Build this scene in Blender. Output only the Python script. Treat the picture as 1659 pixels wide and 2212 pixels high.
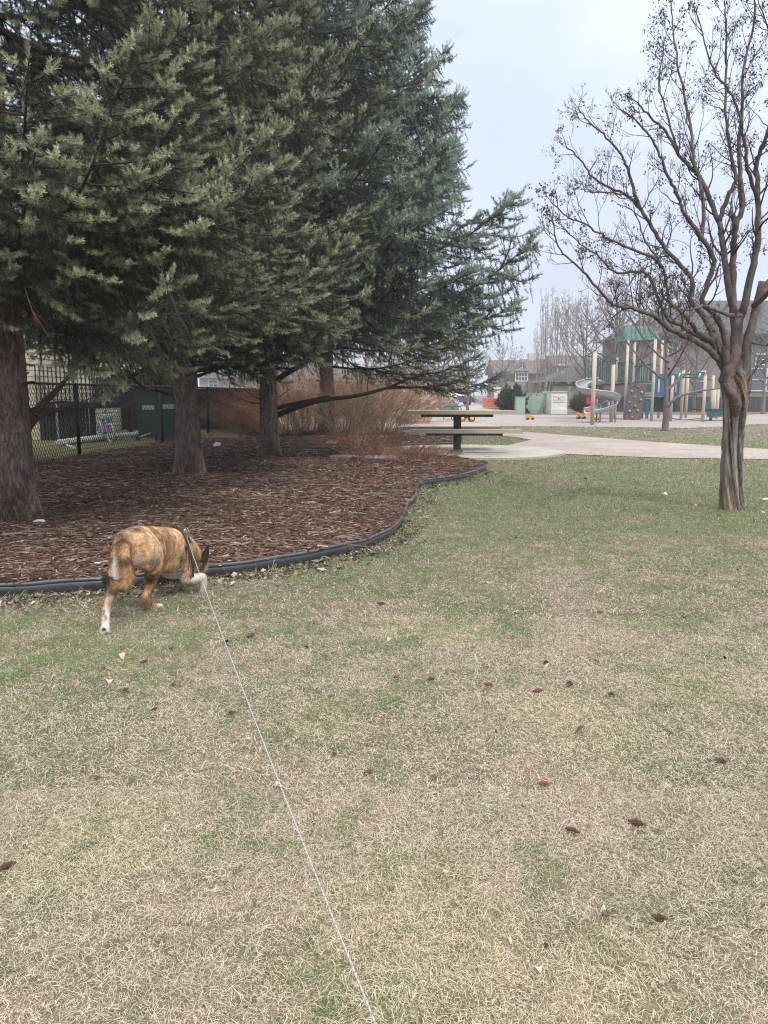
import bpy, bmesh, math, random
import numpy as np
from mathutils import Vector, Matrix, Euler, Quaternion
from mathutils.geometry import tessellate_polygon
from math import sin, cos, pi, radians as R

# ------------------------------------------------------------------ camera, world, sun, exposure
for o in list(bpy.data.objects): bpy.data.objects.remove(o)
SC = bpy.context.scene
COL = SC.collection
H = 1.25                      # camera height
FP = 1664.0                   # focal length in reference units (photo 1659 x 2212)
TH = math.atan(254.0 / FP)    # downward tilt
cam_d = bpy.data.cameras.new("camera"); cam = bpy.data.objects.new("camera", cam_d); COL.objects.link(cam)
cam_d.sensor_fit = 'VERTICAL'; cam_d.sensor_height = 36.0; cam_d.lens = 36.0 * FP / 2212.0
cam_d.clip_start = 0.05; cam_d.clip_end = 2000
cam.location = (0, 0, H); cam.rotation_euler = (pi / 2 - TH, 0, 0)
SC.camera = cam

W = bpy.data.worlds.new("World"); SC.world = W; W.use_nodes = True
nt = W.node_tree; nt.nodes.clear()
def nn(nt, t, **k):
    n = nt.nodes.new(t)
    for a, v in k.items(): setattr(n, a, v)
    return n
SUN_EL, SUN_AZ = R(50), R(150)      # overcast sun, high, behind and to the right
sky = nn(nt, 'ShaderNodeTexSky', sky_type='NISHITA', sun_disc=False); sky.sun_elevation = SUN_EL; sky.sun_rotation = SUN_AZ
tc = nn(nt, 'ShaderNodeTexCoord'); sep = nn(nt, 'ShaderNodeSeparateXYZ'); nt.links.new(tc.outputs['Generated'], sep.inputs[0])
ramp = nn(nt, 'ShaderNodeValToRGB'); ramp.color_ramp.elements[0].position = 0.0; ramp.color_ramp.elements[1].position = 1.0
ramp.color_ramp.elements[0].color = (0.46, 0.49, 0.57, 1)
ramp.color_ramp.elements[1].color = (1.95, 1.93, 1.92, 1)
e = ramp.color_ramp.elements.new(0.16); e.color = (0.495, 0.54, 0.655, 1)
e = ramp.color_ramp.elements.new(0.42); e.color = (0.585, 0.65, 0.785, 1)
nt.links.new(sep.outputs['Z'], ramp.inputs[0])
noi = nn(nt, 'ShaderNodeTexNoise'); noi.inputs['Scale'].default_value = 3.0; noi.inputs['Detail'].default_value = 4
mp = nn(nt, 'ShaderNodeMapping'); mp.inputs['Scale'].default_value = (1, 1, 2.5)
nt.links.new(tc.outputs['Generated'], mp.inputs[0]); nt.links.new(mp.outputs[0], noi.inputs['Vector'])
mr = nn(nt, 'ShaderNodeMapRange'); mr.inputs[1].default_value = .3; mr.inputs[2].default_value = .7; mr.inputs[3].default_value = .90; mr.inputs[4].default_value = 1.15
nt.links.new(noi.outputs['Fac'], mr.inputs[0])
mul = nn(nt, 'ShaderNodeVectorMath', operation='SCALE'); nt.links.new(ramp.outputs[0], mul.inputs[0]); nt.links.new(mr.outputs[0], mul.inputs['Scale'])
b1 = nn(nt, 'ShaderNodeBackground'); b1.inputs[1].default_value = 0.10; nt.links.new(sky.outputs[0], b1.inputs[0])
b2 = nn(nt, 'ShaderNodeBackground'); b2.inputs[1].default_value = 1.0; nt.links.new(mul.outputs[0], b2.inputs[0])
mx = nn(nt, 'ShaderNodeMixShader'); mx.inputs[0].default_value = 0.9
nt.links.new(b1.outputs[0], mx.inputs[1]); nt.links.new(b2.outputs[0], mx.inputs[2])
wo = nn(nt, 'ShaderNodeOutputWorld'); nt.links.new(mx.outputs[0], wo.inputs[0])

sd = bpy.data.lights.new("sun", 'SUN'); sd.energy = 1.5; sd.angle = R(11); sd.color = (1, .955, .89)
so = bpy.data.objects.new("sun", sd); COL.objects.link(so)
sv = Vector((sin(SUN_AZ) * cos(SUN_EL), cos(SUN_AZ) * cos(SUN_EL), sin(SUN_EL)))
sv.x = abs(sv.x)
so.rotation_euler = sv.to_track_quat('Z', 'Y').to_euler(); so.location = sv * 50

vs = SC.view_settings; vs.view_transform = 'Standard'; vs.look = 'None'; vs.gamma = 1.0; vs.use_curve_mapping = False; vs.exposure = 0.70
SC.render.engine = 'CYCLES'
cy = SC.cycles; cy.volume_bounces = 0; cy.volume_step_rate = 5; cy.volume_max_steps = 32; cy.max_bounces = 4; cy.diffuse_bounces = 3; cy.glossy_bounces = 2; cy.transmission_bounces = 3; cy.transparent_max_bounces = 6
cy.use_denoising = True; cy.use_adaptive_sampling = True; cy.adaptive_threshold = 0.015; cy.sample_clamp_indirect = 6
try: cy.denoiser = 'OPENIMAGEDENOISE'; cy.denoising_prefilter = 'NONE'
except Exception: pass
SC.render.use_persistent_data = False; cy.filter_width = 1.15

# ------------------------------------------------------------------ placing helpers (reference units -> world points)
def ray(px, py):
    x = (px - 829.5) / FP; y = (1106 - py) / FP
    return Vector((x, cos(TH) + sin(TH) * y, -sin(TH) + cos(TH) * y))
def G(px, py, z=0.0):
    d = ray(px, py); t = (z - H) / d.z
    return Vector((d.x * t, d.y * t, z))
def D(px, py, Y):
    d = ray(px, py); t = Y / d.y
    return Vector((d.x * t, Y, H + d.z * t))
def hgt(px, py, Y): return D(px, py, Y).z

def cr(pts, n):
    """Catmull-Rom resample, n steps per span"""
    P = [Vector(p) for p in pts]; out = []
    for i in range(len(P) - 1):
        p0 = P[max(i - 1, 0)]; p1 = P[i]; p2 = P[i + 1]; p3 = P[min(i + 2, len(P) - 1)]
        for k in range(n):
            t = k / n
            out.append(0.5 * ((2 * p1) + (p2 - p0) * t + (2 * p0 - 5 * p1 + 4 * p2 - p3) * t * t + (-p0 + 3 * p1 - 3 * p2 + p3) * t ** 3))
    out.append(P[-1]); return out

def vnoise(x, y, s, seed=0):
    """numpy 2-D value noise in 0..1"""
    x = np.asarray(x, float) / s; y = np.asarray(y, float) / s
    xi = np.floor(x).astype(int); yi = np.floor(y).astype(int); fx = x - xi; fy = y - yi
    fx = fx * fx * (3 - 2 * fx); fy = fy * fy * (3 - 2 * fy)
    def h(a, b):
        n = (a * 374761393 + b * 668265263 + seed * 1274126177) & 0x7fffffff
        n = ((n ^ (n >> 13)) * 1274126177) & 0x7fffffff
        return ((n ^ (n >> 16)) & 0xffff) / 65535.0
    return (h(xi, yi) * (1 - fx) + h(xi + 1, yi) * fx) * (1 - fy) + (h(xi, yi + 1) * (1 - fx) + h(xi + 1, yi + 1) * fx) * fy
def inpoly(x, y, poly):
    x = np.asarray(x); y = np.asarray(y); c = np.zeros(x.shape, bool); n = len(poly); j = n - 1
    for i in range(n):
        xi, yi = poly[i][0], poly[i][1]; xj, yj = poly[j][0], poly[j][1]
        c ^= ((yi > y) != (yj > y)) & (x < (xj - xi) * (y - yi) / ((yj - yi) or 1e-12) + xi); j = i
    return c

# ------------------------------------------------------------------ materials
def mat(name, col=(.5, .5, .5), attr=False, rough=.8, var=0.0, vscale=5.0, bump=0.0, bscale=20.0, stretch=(1, 1, 1), metal=0.0, col2=None, c2scale=3.0, c2lo=.45, c2hi=.6, detail=6, dist=0.02, spec=None, trans=0.0, gen=False):
    m = bpy.data.materials.new(name); m.use_nodes = True; t = m.node_tree; b = t.nodes['Principled BSDF']
    b.inputs['Roughness'].default_value = rough; b.inputs['Metallic'].default_value = metal
    if spec is not None: b.inputs['Specular IOR Level'].default_value = spec
    cd = nn(t, 'ShaderNodeTexCoord'); mp = nn(t, 'ShaderNodeMapping'); mp.inputs['Scale'].default_value = stretch
    t.links.new(cd.outputs['Object'], mp.inputs[0])
    if attr:
        a = nn(t, 'ShaderNodeAttribute', attribute_name='Col'); src = a.outputs['Color']
    else:
        a = nn(t, 'ShaderNodeRGB'); a.outputs[0].default_value = (*col, 1); src = a.outputs[0]
    if col2 is not None:
        n2 = nn(t, 'ShaderNodeTexNoise'); n2.inputs['Scale'].default_value = c2scale; n2.inputs['Detail'].default_value = detail; n2.inputs['Roughness'].default_value = .65
        t.links.new(mp.outputs[0], n2.inputs['Vector'])
        r2 = nn(t, 'ShaderNodeMapRange'); r2.inputs[1].default_value = c2lo; r2.inputs[2].default_value = c2hi
        t.links.new(n2.outputs['Fac'], r2.inputs[0])
        mm = nn(t, 'ShaderNodeMix', data_type='RGBA'); t.links.new(r2.outputs[0], mm.inputs[0]); t.links.new(src, mm.inputs[6]); mm.inputs[7].default_value = (*col2, 1)
        src = mm.outputs[2]
    if var > 0:
        n1 = nn(t, 'ShaderNodeTexNoise'); n1.inputs['Scale'].default_value = vscale; n1.inputs['Detail'].default_value = detail; n1.inputs['Roughness'].default_value = .6
        t.links.new(mp.outputs[0], n1.inputs['Vector'])
        r1 = nn(t, 'ShaderNodeMapRange'); r1.inputs[1].default_value = .3; r1.inputs[2].default_value = .7; r1.inputs[3].default_value = 1 - var; r1.inputs[4].default_value = 1 + var
        t.links.new(n1.outputs['Fac'], r1.inputs[0])
        sc = nn(t, 'ShaderNodeVectorMath', operation='SCALE'); t.links.new(src, sc.inputs[0]); t.links.new(r1.outputs[0], sc.inputs['Scale']); src = sc.outputs[0]
    t.links.new(src, b.inputs['Base Color'])
    if bump > 0:
        n3 = nn(t, 'ShaderNodeTexNoise'); n3.inputs['Scale'].default_value = bscale; n3.inputs['Detail'].default_value = 5
        t.links.new(mp.outputs[0], n3.inputs['Vector'])
        bp = nn(t, 'ShaderNodeBump'); bp.inputs['Strength'].default_value = bump; bp.inputs['Distance'].default_value = dist
        t.links.new(n3.outputs['Fac'], bp.inputs['Height']); t.links.new(bp.outputs[0], b.inputs['Normal'])
    if trans > 0:
        tr = nn(t, 'ShaderNodeBsdfTranslucent'); t.links.new(src, tr.inputs[0]); ms = nn(t, 'ShaderNodeMixShader'); ms.inputs[0].default_value = trans
        t.links.new(b.outputs[0], ms.inputs[1]); t.links.new(tr.outputs[0], ms.inputs[2]); t.links.new(ms.outputs[0], t.nodes['Material Output'].inputs[0])
    return m

# ------------------------------------------------------------------ object helpers
def tag(o, label=None, cat=None, group=None, kind=None):
    if label: o['label'] = label
    if cat: o['category'] = cat
    if group: o['group'] = group
    if kind: o['kind'] = kind
    return o
def empty(name, loc=(0, 0, 0), rz=0, label=None, cat=None, group=None):
    o = bpy.data.objects.new(name, None); COL.objects.link(o); o.location = loc; o.rotation_euler = (0, 0, rz); o.empty_display_size = .1
    return tag(o, label, cat, group)
def link(name, me, mats, parent=None, loc=None, world=False):
    o = bpy.data.objects.new(name, me); COL.objects.link(o)
    for m in (mats if isinstance(mats, (list, tuple)) else [mats]):
        if m.name not in [x.name for x in me.materials if x]: me.materials.append(m)
    if parent is not None:
        o.parent = parent
        if world and parent.type == 'EMPTY':     # mesh given in world coordinates, parent stands elsewhere
            o.matrix_parent_inverse = parent.matrix_basis.inverted()
    if loc is not None: o.location = loc
    return o
def copy_tree(o, parent=None):
    c = o.copy(); COL.objects.link(c); c.parent = parent
    for ch in list(o.children): copy_tree(ch, c)
    return c
def np_mesh(name, V, F, C=None, smooth=False, mi=None):
    """V (n,3) floats, F list of index arrays (m,k) of possibly different k; C (n,3) colours"""
    me = bpy.data.meshes.new(name)
    if not isinstance(F, list): F = [F]
    me.vertices.add(len(V)); me.vertices.foreach_set('co', np.ascontiguousarray(V, np.float32).ravel())
    idx = np.concatenate([f.ravel() for f in F]).astype(np.int32)
    tot = np.concatenate([np.full(len(f), f.shape[1], np.int32) for f in F])
    st = np.concatenate([[0], np.cumsum(tot)[:-1]]).astype(np.int32)
    me.loops.add(len(idx)); me.loops.foreach_set('vertex_index', idx)
    me.polygons.add(len(tot)); me.polygons.foreach_set('loop_start', st)
    if smooth: me.polygons.foreach_set('use_smooth', np.ones(len(tot), bool))
    me.update(calc_edges=True)
    if C is not None:
        ca = me.color_attributes.new('Col', 'BYTE_COLOR', 'POINT')
        a = np.ones((len(V), 4), np.float32); a[:, :3] = C; ca.data.foreach_set('color', a.ravel())
    return me

class MB:
    """collects shapes and links them as ONE mesh object"""
    def __init__(s): s.v = []; s.f = []; s.c = []; s.col = (.5, .5, .5); s.anyc = False
    def color(s, c): s.col = c; s.anyc = True; return s
    def add(s, vs, fs, col=None):
        n = len(s.v); s.v.extend([tuple(v) for v in vs]); s.f.extend([tuple(i + n for i in f) for f in fs]); s.c.extend([col or s.col] * len(vs)); return s
    def box(s, c, d, rz=0, M=None):
        x, y, z = [k / 2 for k in d]
        q = [Vector((a * x, b * y, e * z)) for a in (-1, 1) for b in (-1, 1) for e in (-1, 1)]
        m = Matrix.Translation(c) @ (M if M is not None else Matrix.Rotation(rz, 4, 'Z'))
        return s.add([m @ v for v in q], [(0, 1, 3, 2), (4, 6, 7, 5), (0, 4, 5, 1), (2, 3, 7, 6), (0, 2, 6, 4), (1, 5, 7, 3)])
    def bar(s, a, b, w, d=None):
        """box from a to b with section w x d"""
        a = Vector(a); b = Vector(b); L = (b - a).length; d = d or w
        if L < 1e-6: return s
        q = (b - a).to_track_quat('Z', 'Y').to_matrix().to_4x4()
        return s.box((a + b) / 2, (w, d, L), M=q)
    def tube(s, pts, rad, n=6, caps=True):
        pts = [Vector(p) for p in pts]; m = len(pts)
        if not hasattr(rad, '__len__'): rad = [rad] * m
        vs = []; up = Vector((0.13, .21, .97))
        for i, p in enumerate(pts):
            t = (pts[min(i + 1, m - 1)] - pts[max(i - 1, 0)])
            if t.length < 1e-9: t = Vector((0, 0, 1))
            t.normalize(); a = t.cross(up)
            if a.length < .05: a = t.cross(Vector((1, 0, 0)))
            a.normalize(); b = t.cross(a)
            if i and (a.dot(pa) < 0): a = -a; b = -b
            if i:  # keep frames aligned
                pa2 = (pa - t * pa.dot(t))
                if pa2.length > 1e-5: a = pa2.normalized(); b = t.cross(a)
            pa = a
            for k in range(n):
                w = 2 * pi * k / n; vs.append(p + (a * cos(w) + b * sin(w)) * rad[i])
        fs = [(i * n + k, i * n + (k + 1) % n, (i + 1) * n + (k + 1) % n, (i + 1) * n + k) for i in range(m - 1) for k in range(n)]
        if caps and n > 2: fs += [tuple(range(n - 1, -1, -1)), tuple((m - 1) * n + k for k in range(n))]
        return s.add(vs, fs)
    def cyl(s, a, b, r, r2=None, n=12): return s.tube([a, b], [r, r if r2 is None else r2], n)
    def ell(s, c, r, nu=12, nv=8, M=None):
        vs = []; M = M or Matrix.Identity(3); c = Vector(c)
        for j in range(nv + 1):
            ph = pi * j / nv
            for i in range(nu):
                a = 2 * pi * i / nu; vs.append(c + M @ Vector((r[0] * sin(ph) * cos(a), r[1] * sin(ph) * sin(a), r[2] * cos(ph))))
        return s.add(vs, [(j * nu + i, (j + 1) * nu + i, (j + 1) * nu + (i + 1) % nu, j * nu + (i + 1) % nu) for j in range(nv) for i in range(nu)])
    def poly(s, pts, z=None):
        """flat polygon, tessellated"""
        P = [Vector(p) if z is None else Vector((p[0], p[1], z)) for p in pts]
        tr = tessellate_polygon([P]); n = len(P)
        nrm = sum(((P[a] - P[b]).cross(P[c] - P[b]) for a, b, c in tr), Vector())
        return s.add(P, [tuple(t) if nrm.z < 0 else tuple(reversed(t)) for t in tr])
    def prism(s, pts, z0, z1):
        n = len(pts); A = [Vector((p[0], p[1], z0)) for p in pts]; B = [Vector((p[0], p[1], z1)) for p in pts]
        tr = tessellate_polygon([A]); s.add(A + B, [tuple(t) for t in tr] + [tuple(i + n for i in t) for t in tr] + [(i, (i + 1) % n, n + (i + 1) % n, n + i) for i in range(n)])
        return s
    def mesh(s, name, smooth=False, fix=False):
        me = bpy.data.meshes.new(name); me.from_pydata(s.v, [], s.f)
        if smooth: me.polygons.foreach_set('use_smooth', np.ones(len(me.polygons), bool))
        if s.anyc:
            ca = me.color_attributes.new('Col', 'BYTE_COLOR', 'POINT'); a = np.ones((len(s.v), 4), np.float32); a[:, :3] = s.c; ca.data.foreach_set('color', a.ravel())
        if fix:
            bm = bmesh.new(); bm.from_mesh(me); bmesh.ops.remove_doubles(bm, verts=bm.verts, dist=1e-5); bmesh.ops.recalc_face_normals(bm, faces=bm.faces); bm.to_mesh(me); bm.free()
        me.update(); return me
    def build(s, name, m, parent=None, smooth=False, world=False, fix=False, loc=None):
        return link(name, s.mesh(name, smooth, fix), m, parent, loc, world)
# ------------------------------------------------------------------ ground, bed, pad, paths
M_soil = mat('lawn_soil', (.165, .13, .092), rough=1, var=.35, vscale=9, col2=(.095, .10, .052), c2scale=1.3, bump=.6, bscale=60, detail=8)
M_mulch = mat('mulch_base', (.050, .030, .021), rough=1, var=.5, vscale=30, bump=1, bscale=60)
M_conc = mat('concrete', (.42, .385, .325), rough=.9, var=.14, vscale=9, bump=.15, bscale=120, col2=(.27, .245, .205), c2scale=1.6, c2lo=.5, c2hi=.72)
M_path = mat('path_aggregate', (.38, .325, .285), rough=.95, var=.30, vscale=22, bump=.4, bscale=90, col2=(.27, .23, .20), c2scale=.9, c2lo=.42, c2hi=.72)
M_gravel = mat('gravel', (.35, .31, .285), rough=1, var=.55, vscale=11, bump=.9, bscale=60, dist=.04)
M_yard = mat('yard_grass', (.16, .15, .06), rough=1, var=.4, vscale=5, bump=.6, bscale=40)
M_road = mat('road', (.22, .215, .21), rough=.95, var=.1)

lawn = MB().box((0, 300, -.5), (900, 900, 1.0)).build('ground', M_soil); tag(lawn, kind='structure')

top_e = [(-260, 1285), (-120, 1272), (0, 1262), (100, 1255), (240, 1245), (440, 1222), (560, 1208), (650, 1193), (750, 1173), (800, 1160), (845, 1138), (868, 1115), (880, 1085), (897, 1068), (900, 1050), (915, 1037), (960, 1030), (1005, 1022), (1040, 1010), (1050, 1003), (1040, 996), (1000, 989), (955, 983), (900, 979), (850, 974)]
EH = .095
EDGE = cr([G(*p, EH) for p in top_e], 6)
EDGE2 = cr([G(*p, .05) for p in [(800, 967), (830, 963), (880, 960), (940, 958), (985, 956), (999, 951), (992, 946), (960, 944.5), (900, 943)]], 6)
bed_back = [G(*p) for p in [(870, 941), (700, 937), (566, 935)]] + [Vector((-4.9, 21.8, 0)), Vector((-5.55, 19, 0)), Vector((-5.85, 14.8, 0)), Vector((-6.2, 12, 0)), Vector((-6.5, 7, 0)), Vector((-6.5, 4.6, 0))]
BED = [(p.x, p.y) for p in EDGE] + [(p.x, p.y) for p in EDGE2] + [(p.x, p.y) for p in bed_back]
mb = MB(); mb.poly([(x, y, .07) for x, y in BED]); tag(mb.build('mulch_ground', M_mulch), kind='structure')

M_edge = mat('edging_plastic', (.055, .06, .068), rough=.42, var=.15, vscale=4, bump=.1, bscale=30, spec=.5)
M_edge_t = mat('edging_bead', (.075, .08, .088), rough=.35, spec=.6)
def edging(name, pts, h, label):
    root = empty(name, (pts[0].x, pts[0].y, 0), 0, label, 'lawn edging')
    P = [Vector((p.x, p.y, 0)) for p in pts]; mb = MB(); L = []; Rr = []
    for i, p in enumerate(P):
        t = (P[min(i + 1, len(P) - 1)] - P[max(i - 1, 0)]).normalized(); n = Vector((t.y, -t.x, 0))
        L.append(p - n * .004); Rr.append(p + n * .004)
    zz = [-.02, h * .45, h * .5, h * .86]; off = [.0, .0, .003, .0]
    vs = []; k = len(zz)
    for i in range(len(P)):
        n = (Rr[i] - L[i]).normalized()
        for z, o in zip(zz, off): vs.append(Rr[i] + n * o + Vector((0, 0, z + .003 * sin(i * .7))))
        for z in reversed(zz): vs.append(L[i] + Vector((0, 0, z + .003 * sin(i * .7))))
    m = 2 * k; fs = [(i * m + a, i * m + (a + 1) % m, (i + 1) * m + (a + 1) % m, (i + 1) * m + a) for i in range(len(P) - 1) for a in range(m)]
    mb.add(vs, fs).build('edging_wall', M_edge, root, True, True, True)
    MB().tube([p + Vector((0, 0, h * .93 + .003 * sin(i * .7))) for i, p in enumerate(P)], .0135, 8).build('edging_bead', M_edge_t, root, True, True)
    return root
er = edging('lawn_edging', EDGE, EH, 'long black plastic edging curving along the front of the wood chip bed')
j = 15 * 6 - 4
MB().tube([EDGE[j] * 1 + Vector((0, 0, -.004)), EDGE[j + 1] + Vector((0, 0, -.004))], .0165, 8).build('edging_joint', mat('edging_joint_black', (.012, .012, .013), rough=.4), er, True, True)
edging('lawn_edging', EDGE2, .06, 'shorter grey edging curving behind the concrete pad under the picnic table')

# concrete pad with one tooled joint
pc = G(1015, 978); PR = 2.02
pc = Vector((1.86, 16.75, 0))
def inpad(x, y, g=0.0): return (x - pc.x) ** 2 + (y - pc.y) ** 2 < (PR + g) ** 2
pad = empty('concrete_pad', (pc.x, pc.y, 0)); pad['kind'] = 'structure'
ja = math.atan2((G(1060, 993) - G(975, 962)).y, (G(1060, 993) - G(975, 962)).x)
for sgn in (0, 1):
    pts = [(pc.x + cos(ja + pi * sgn + pi * k / 40) * PR - sin(ja + pi * sgn) * .006, pc.y + sin(ja + pi * sgn + pi * k / 40) * PR + cos(ja + pi * sgn) * .006) for k in range(41)]
    o = MB().prism(pts, .001, .045).build('pad_half', M_conc, pad, False, True, True)
PATH = [G(*p) for p in [(2300, 1010), (1659, 993), (1430, 990), (1330, 986), (1198, 981), (1150, 972), (1096, 963), (1120, 957), (1147, 951), (1120, 946), (1075, 941), (1040, 936), (1000, 931), (940, 928), (780, 926), (780, 913), (900, 913), (990, 910), (1045, 915), (1078, 923), (1085, 931), (1180, 937), (1269, 944), (1400, 954.5), (1659, 971), (2300, 985)]]
tag(MB().poly([(p.x, p.y, .012) for p in PATH]).build('path', M_path), kind='structure')
GRAV = [G(*p) for p in [(885, 912), (985, 909), (1040, 914), (1062, 921), (1140, 921.5), (1240, 922), (1340, 923), (1480, 925), (1560, 922), (1620, 917), (1800, 914), (2300, 912), (2300, 893), (1800, 894), (1659, 894.5), (1560, 897.5), (1400, 896), (1180, 896.5), (1080, 895.5), (1010, 896), (900, 900)]]
tag(MB().poly([(p.x, p.y, .008) for p in GRAV]).build('playground_gravel', M_gravel), kind='structure')
FP2 = [G(*p) for p in [(890, 899), (1005, 894), (1065, 893.5), (1090, 890), (1040, 880), (1045, 875), (1020, 870), (940, 869), (800, 880), (780, 893)]]
tag(MB().poly([(p.x, p.y, .010) for p in FP2]).build('footpath', M_path), kind='structure')
YARD = [(-6.35, 8), (-6.35, 12), (-5.98, 14.8), (-5.5, 19), (-4.95, 21.8), (-4.2, 25.8), (-3.9, 60), (-60, 60), (-60, 8)]
tag(MB().poly([(x, y, .02) for x, y in YARD]).build('yard_ground', M_yard), kind='structure')
tag(MB().box((-10, 92, .01), (160, 9, .02)).build('road', M_road), kind='structure')

# ------------------------------------------------------------------ lawn grass (uncountable, one object)
rng = np.random.default_rng(7)
PATHxy = [(p.x, p.y) for p in PATH]; GRAVxy = [(p.x, p.y) for p in GRAV]; FPxy = [(p.x, p.y) for p in FP2]
def grass_points(n, y0, y1, spread=.62, pad=.5):
    y = np.sqrt(rng.uniform(y0 ** 2, y1 ** 2, n)); x = rng.uniform(-1, 1, n) * (y * spread + pad)
    k = ~inpoly(x, y, BED)
    k &= ~(((x - pc.x) ** 2 + (y - pc.y) ** 2) < (PR + .01) ** 2) & ~inpoly(x, y, YARD)
    if y1 > 12: k &= ~inpoly(x, y, PATHxy) & ~inpoly(x, y, GRAVxy) & ~inpoly(x, y, FPxy)
    return x[k], y[k]
TREE_R = G(1582, 1100)
def greenness(x, y):
    g = .07 + .14 * vnoise(x, y, .45, 3) + .16 * vnoise(x, y, 1.9, 5) + .05 + .26 * vnoise(x, y, .14, 9) + .28 * vnoise(x, y, .055, 33)
    base = np.interp(y, [1.2, 2.2, 3.5, 5, 7, 10, 14, 20, 26, 34], [-.25, -.23, -.17, -.05, .09, .14, .14, .08, .04, -.03])
    g = g + base
    g -= .22 * np.exp(-(((x - y * .245) / .17) ** 2)) * (y > 2.0) * (y < 5.5)
    g += .75 * np.exp(-(((x - TREE_R.x + .5) / 2.1) ** 2 + ((y - TREE_R.y - .15) / 1.15) ** 2))
    g += .16 * np.exp(-(((x + 1.6) / 1.0) ** 2 + ((y - 3.6) / .5) ** 2))
    return np.clip((g - .40) * 2.6 + .26, .05, .97)
M_grass = mat('grass_blades', attr=True, rough=.6, spec=.3, trans=.10)
def blades(x, y, hm, wm, flat):
    n = len(x); gr = greenness(x, y)
    yel = np.zeros(n)
    for px_, py_, ra in [(1240, 1560, .26), (215, 1835, .20), (920, 2110, .30), (930, 1355, .30), (700, 1560, .16), (1500, 1480, .22), (1290, 2150, .18)]:
        q_ = G(px_, py_); yel = np.maximum(yel, np.clip(1.5 - np.hypot((x - q_.x) , (y - q_.y) * .8) / ra * (.7 + .6 * vnoise(x, y, .12, 40)), 0, 1))
    green = rng.uniform(0, 1, n) < gr * .85
    h = hm * rng.lognormal(0, .38, n) * np.where(green, .9, 1.0)
    az = rng.uniform(0, 2 * pi, n); clump = vnoise(x, y, .06, 12) * 2 * pi * 2; az = np.where(rng.uniform(0, 1, n) < .35, clump, az)
    el = np.where(green, rng.uniform(.5, 1.35, n), rng.uniform(.02, 1.0, n) * flat)
    bend = rng.normal(0, 1, n) * np.where(green, .25, .62); drop = np.where(green, rng.uniform(.1, .7, n), rng.uniform(.2, 1.3, n))
    nseg = 4; P = np.zeros((nseg + 1, n, 3)); P[0, :, 0] = x; P[0, :, 1] = y; P[0, :, 2] = np.where(green, 0, rng.uniform(0, .012, n))
    st = h / nseg
    for k in range(nseg):
        P[k + 1, :, 0] = P[k, :, 0] + st * np.cos(el) * np.cos(az); P[k + 1, :, 1] = P[k, :, 1] + st * np.cos(el) * np.sin(az)
        P[k + 1, :, 2] = np.maximum(P[k, :, 2] + st * np.sin(el), .002); el = el - drop * .45; az = az + bend * .5
    side = np.stack([-np.sin(az), np.cos(az), rng.uniform(-.35, .35, n)], 1)
    w = wm * rng.uniform(.6, 1.3, n)
    prof = [.8, 1, .9, .6]
    V = []
    for k in range(nseg):
        V.append(P[k] - side * (w * prof[k] / 2)[:, None]); V.append(P[k] + side * (w * prof[k] / 2)[:, None])
    V.append(P[nseg]); V = np.stack(V, 1)                                # n, 9, 3
    b = (np.arange(n) * 9)[:, None]
    q = np.concatenate([b + np.array([2 * k, 2 * k + 1, 2 * k + 3, 2 * k + 2]) for k in range(nseg - 1)], 0); t = b + np.array([6, 7, 8])
    u = rng.uniform(0, 1, n)[:, None]; v = rng.uniform(0, 1, n)[:, None]
    straw = np.array([.54, .435, .32]) * (1 - u) + np.array([.78, .69, .555]) * u
    straw = np.where(v < .24, np.array([.27, .19, .125]), straw); straw = np.where(v > .93, np.array([.75, .70, .56]), straw)
    straw = straw * (1 - yel[:, None] * .36) + np.array([.66, .60, .32]) * yel[:, None] * .36
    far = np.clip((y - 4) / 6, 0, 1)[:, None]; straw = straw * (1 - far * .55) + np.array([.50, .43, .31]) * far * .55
    grn = np.array([.095, .155, .045]) * (1 - u) + np.array([.24, .30, .11]) * u
    lush = np.clip(gr - .5, 0, 1)[:, None] * 1.5
    grn = grn * (1 - lush * .4) + np.array([.12, .23, .065]) * lush * .6
    c = np.where(green[:, None], grn, straw)
    return V.reshape(-1, 3), q, t, np.repeat(c, 9, 0)
Vs, Qs, Ts, Cs, off = [], [], [], [], 0
for n, y0, y1, hm, wm, fl in [(300000, 1.05, 2.3, .0185, .0008, .9), (360000, 2.3, 4.2, .0205, .0011, .9), (270000, 4.2, 7.5, .024, .0019, .95), (210000, 7.5, 13, .036, .0034, 1.0), (110000, 13, 22, .045, .0065, 1.05), (40000, 22, 48, .06, .017, 1.1)]:
    x, y = grass_points(n, y0, y1); V, q, t, c = blades(x, y, hm, wm, fl)
    Vs.append(V); Qs.append(q + off); Ts.append(t + off); Cs.append(c); off += len(V)
for n, y0, y1, hm, wm in [(110000, 1.05, 2.3, .022, .0014), (120000, 2.3, 4.2, .024, .0018), (90000, 4.2, 7.5, .028, .0028), (50000, 7.5, 13, .036, .0045)]:   # the same lawn a step to either side
    x, y = grass_points(n, y0, y1, .66, 1.9); k = np.abs(x) > y * .62 + .5; x = x[k]; y = y[k]; V, q, t, c = blades(x, y, hm, wm, .9); Vs.append(V); Qs.append(q + off); Ts.append(t + off); Cs.append(c); off += len(V)
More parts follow.
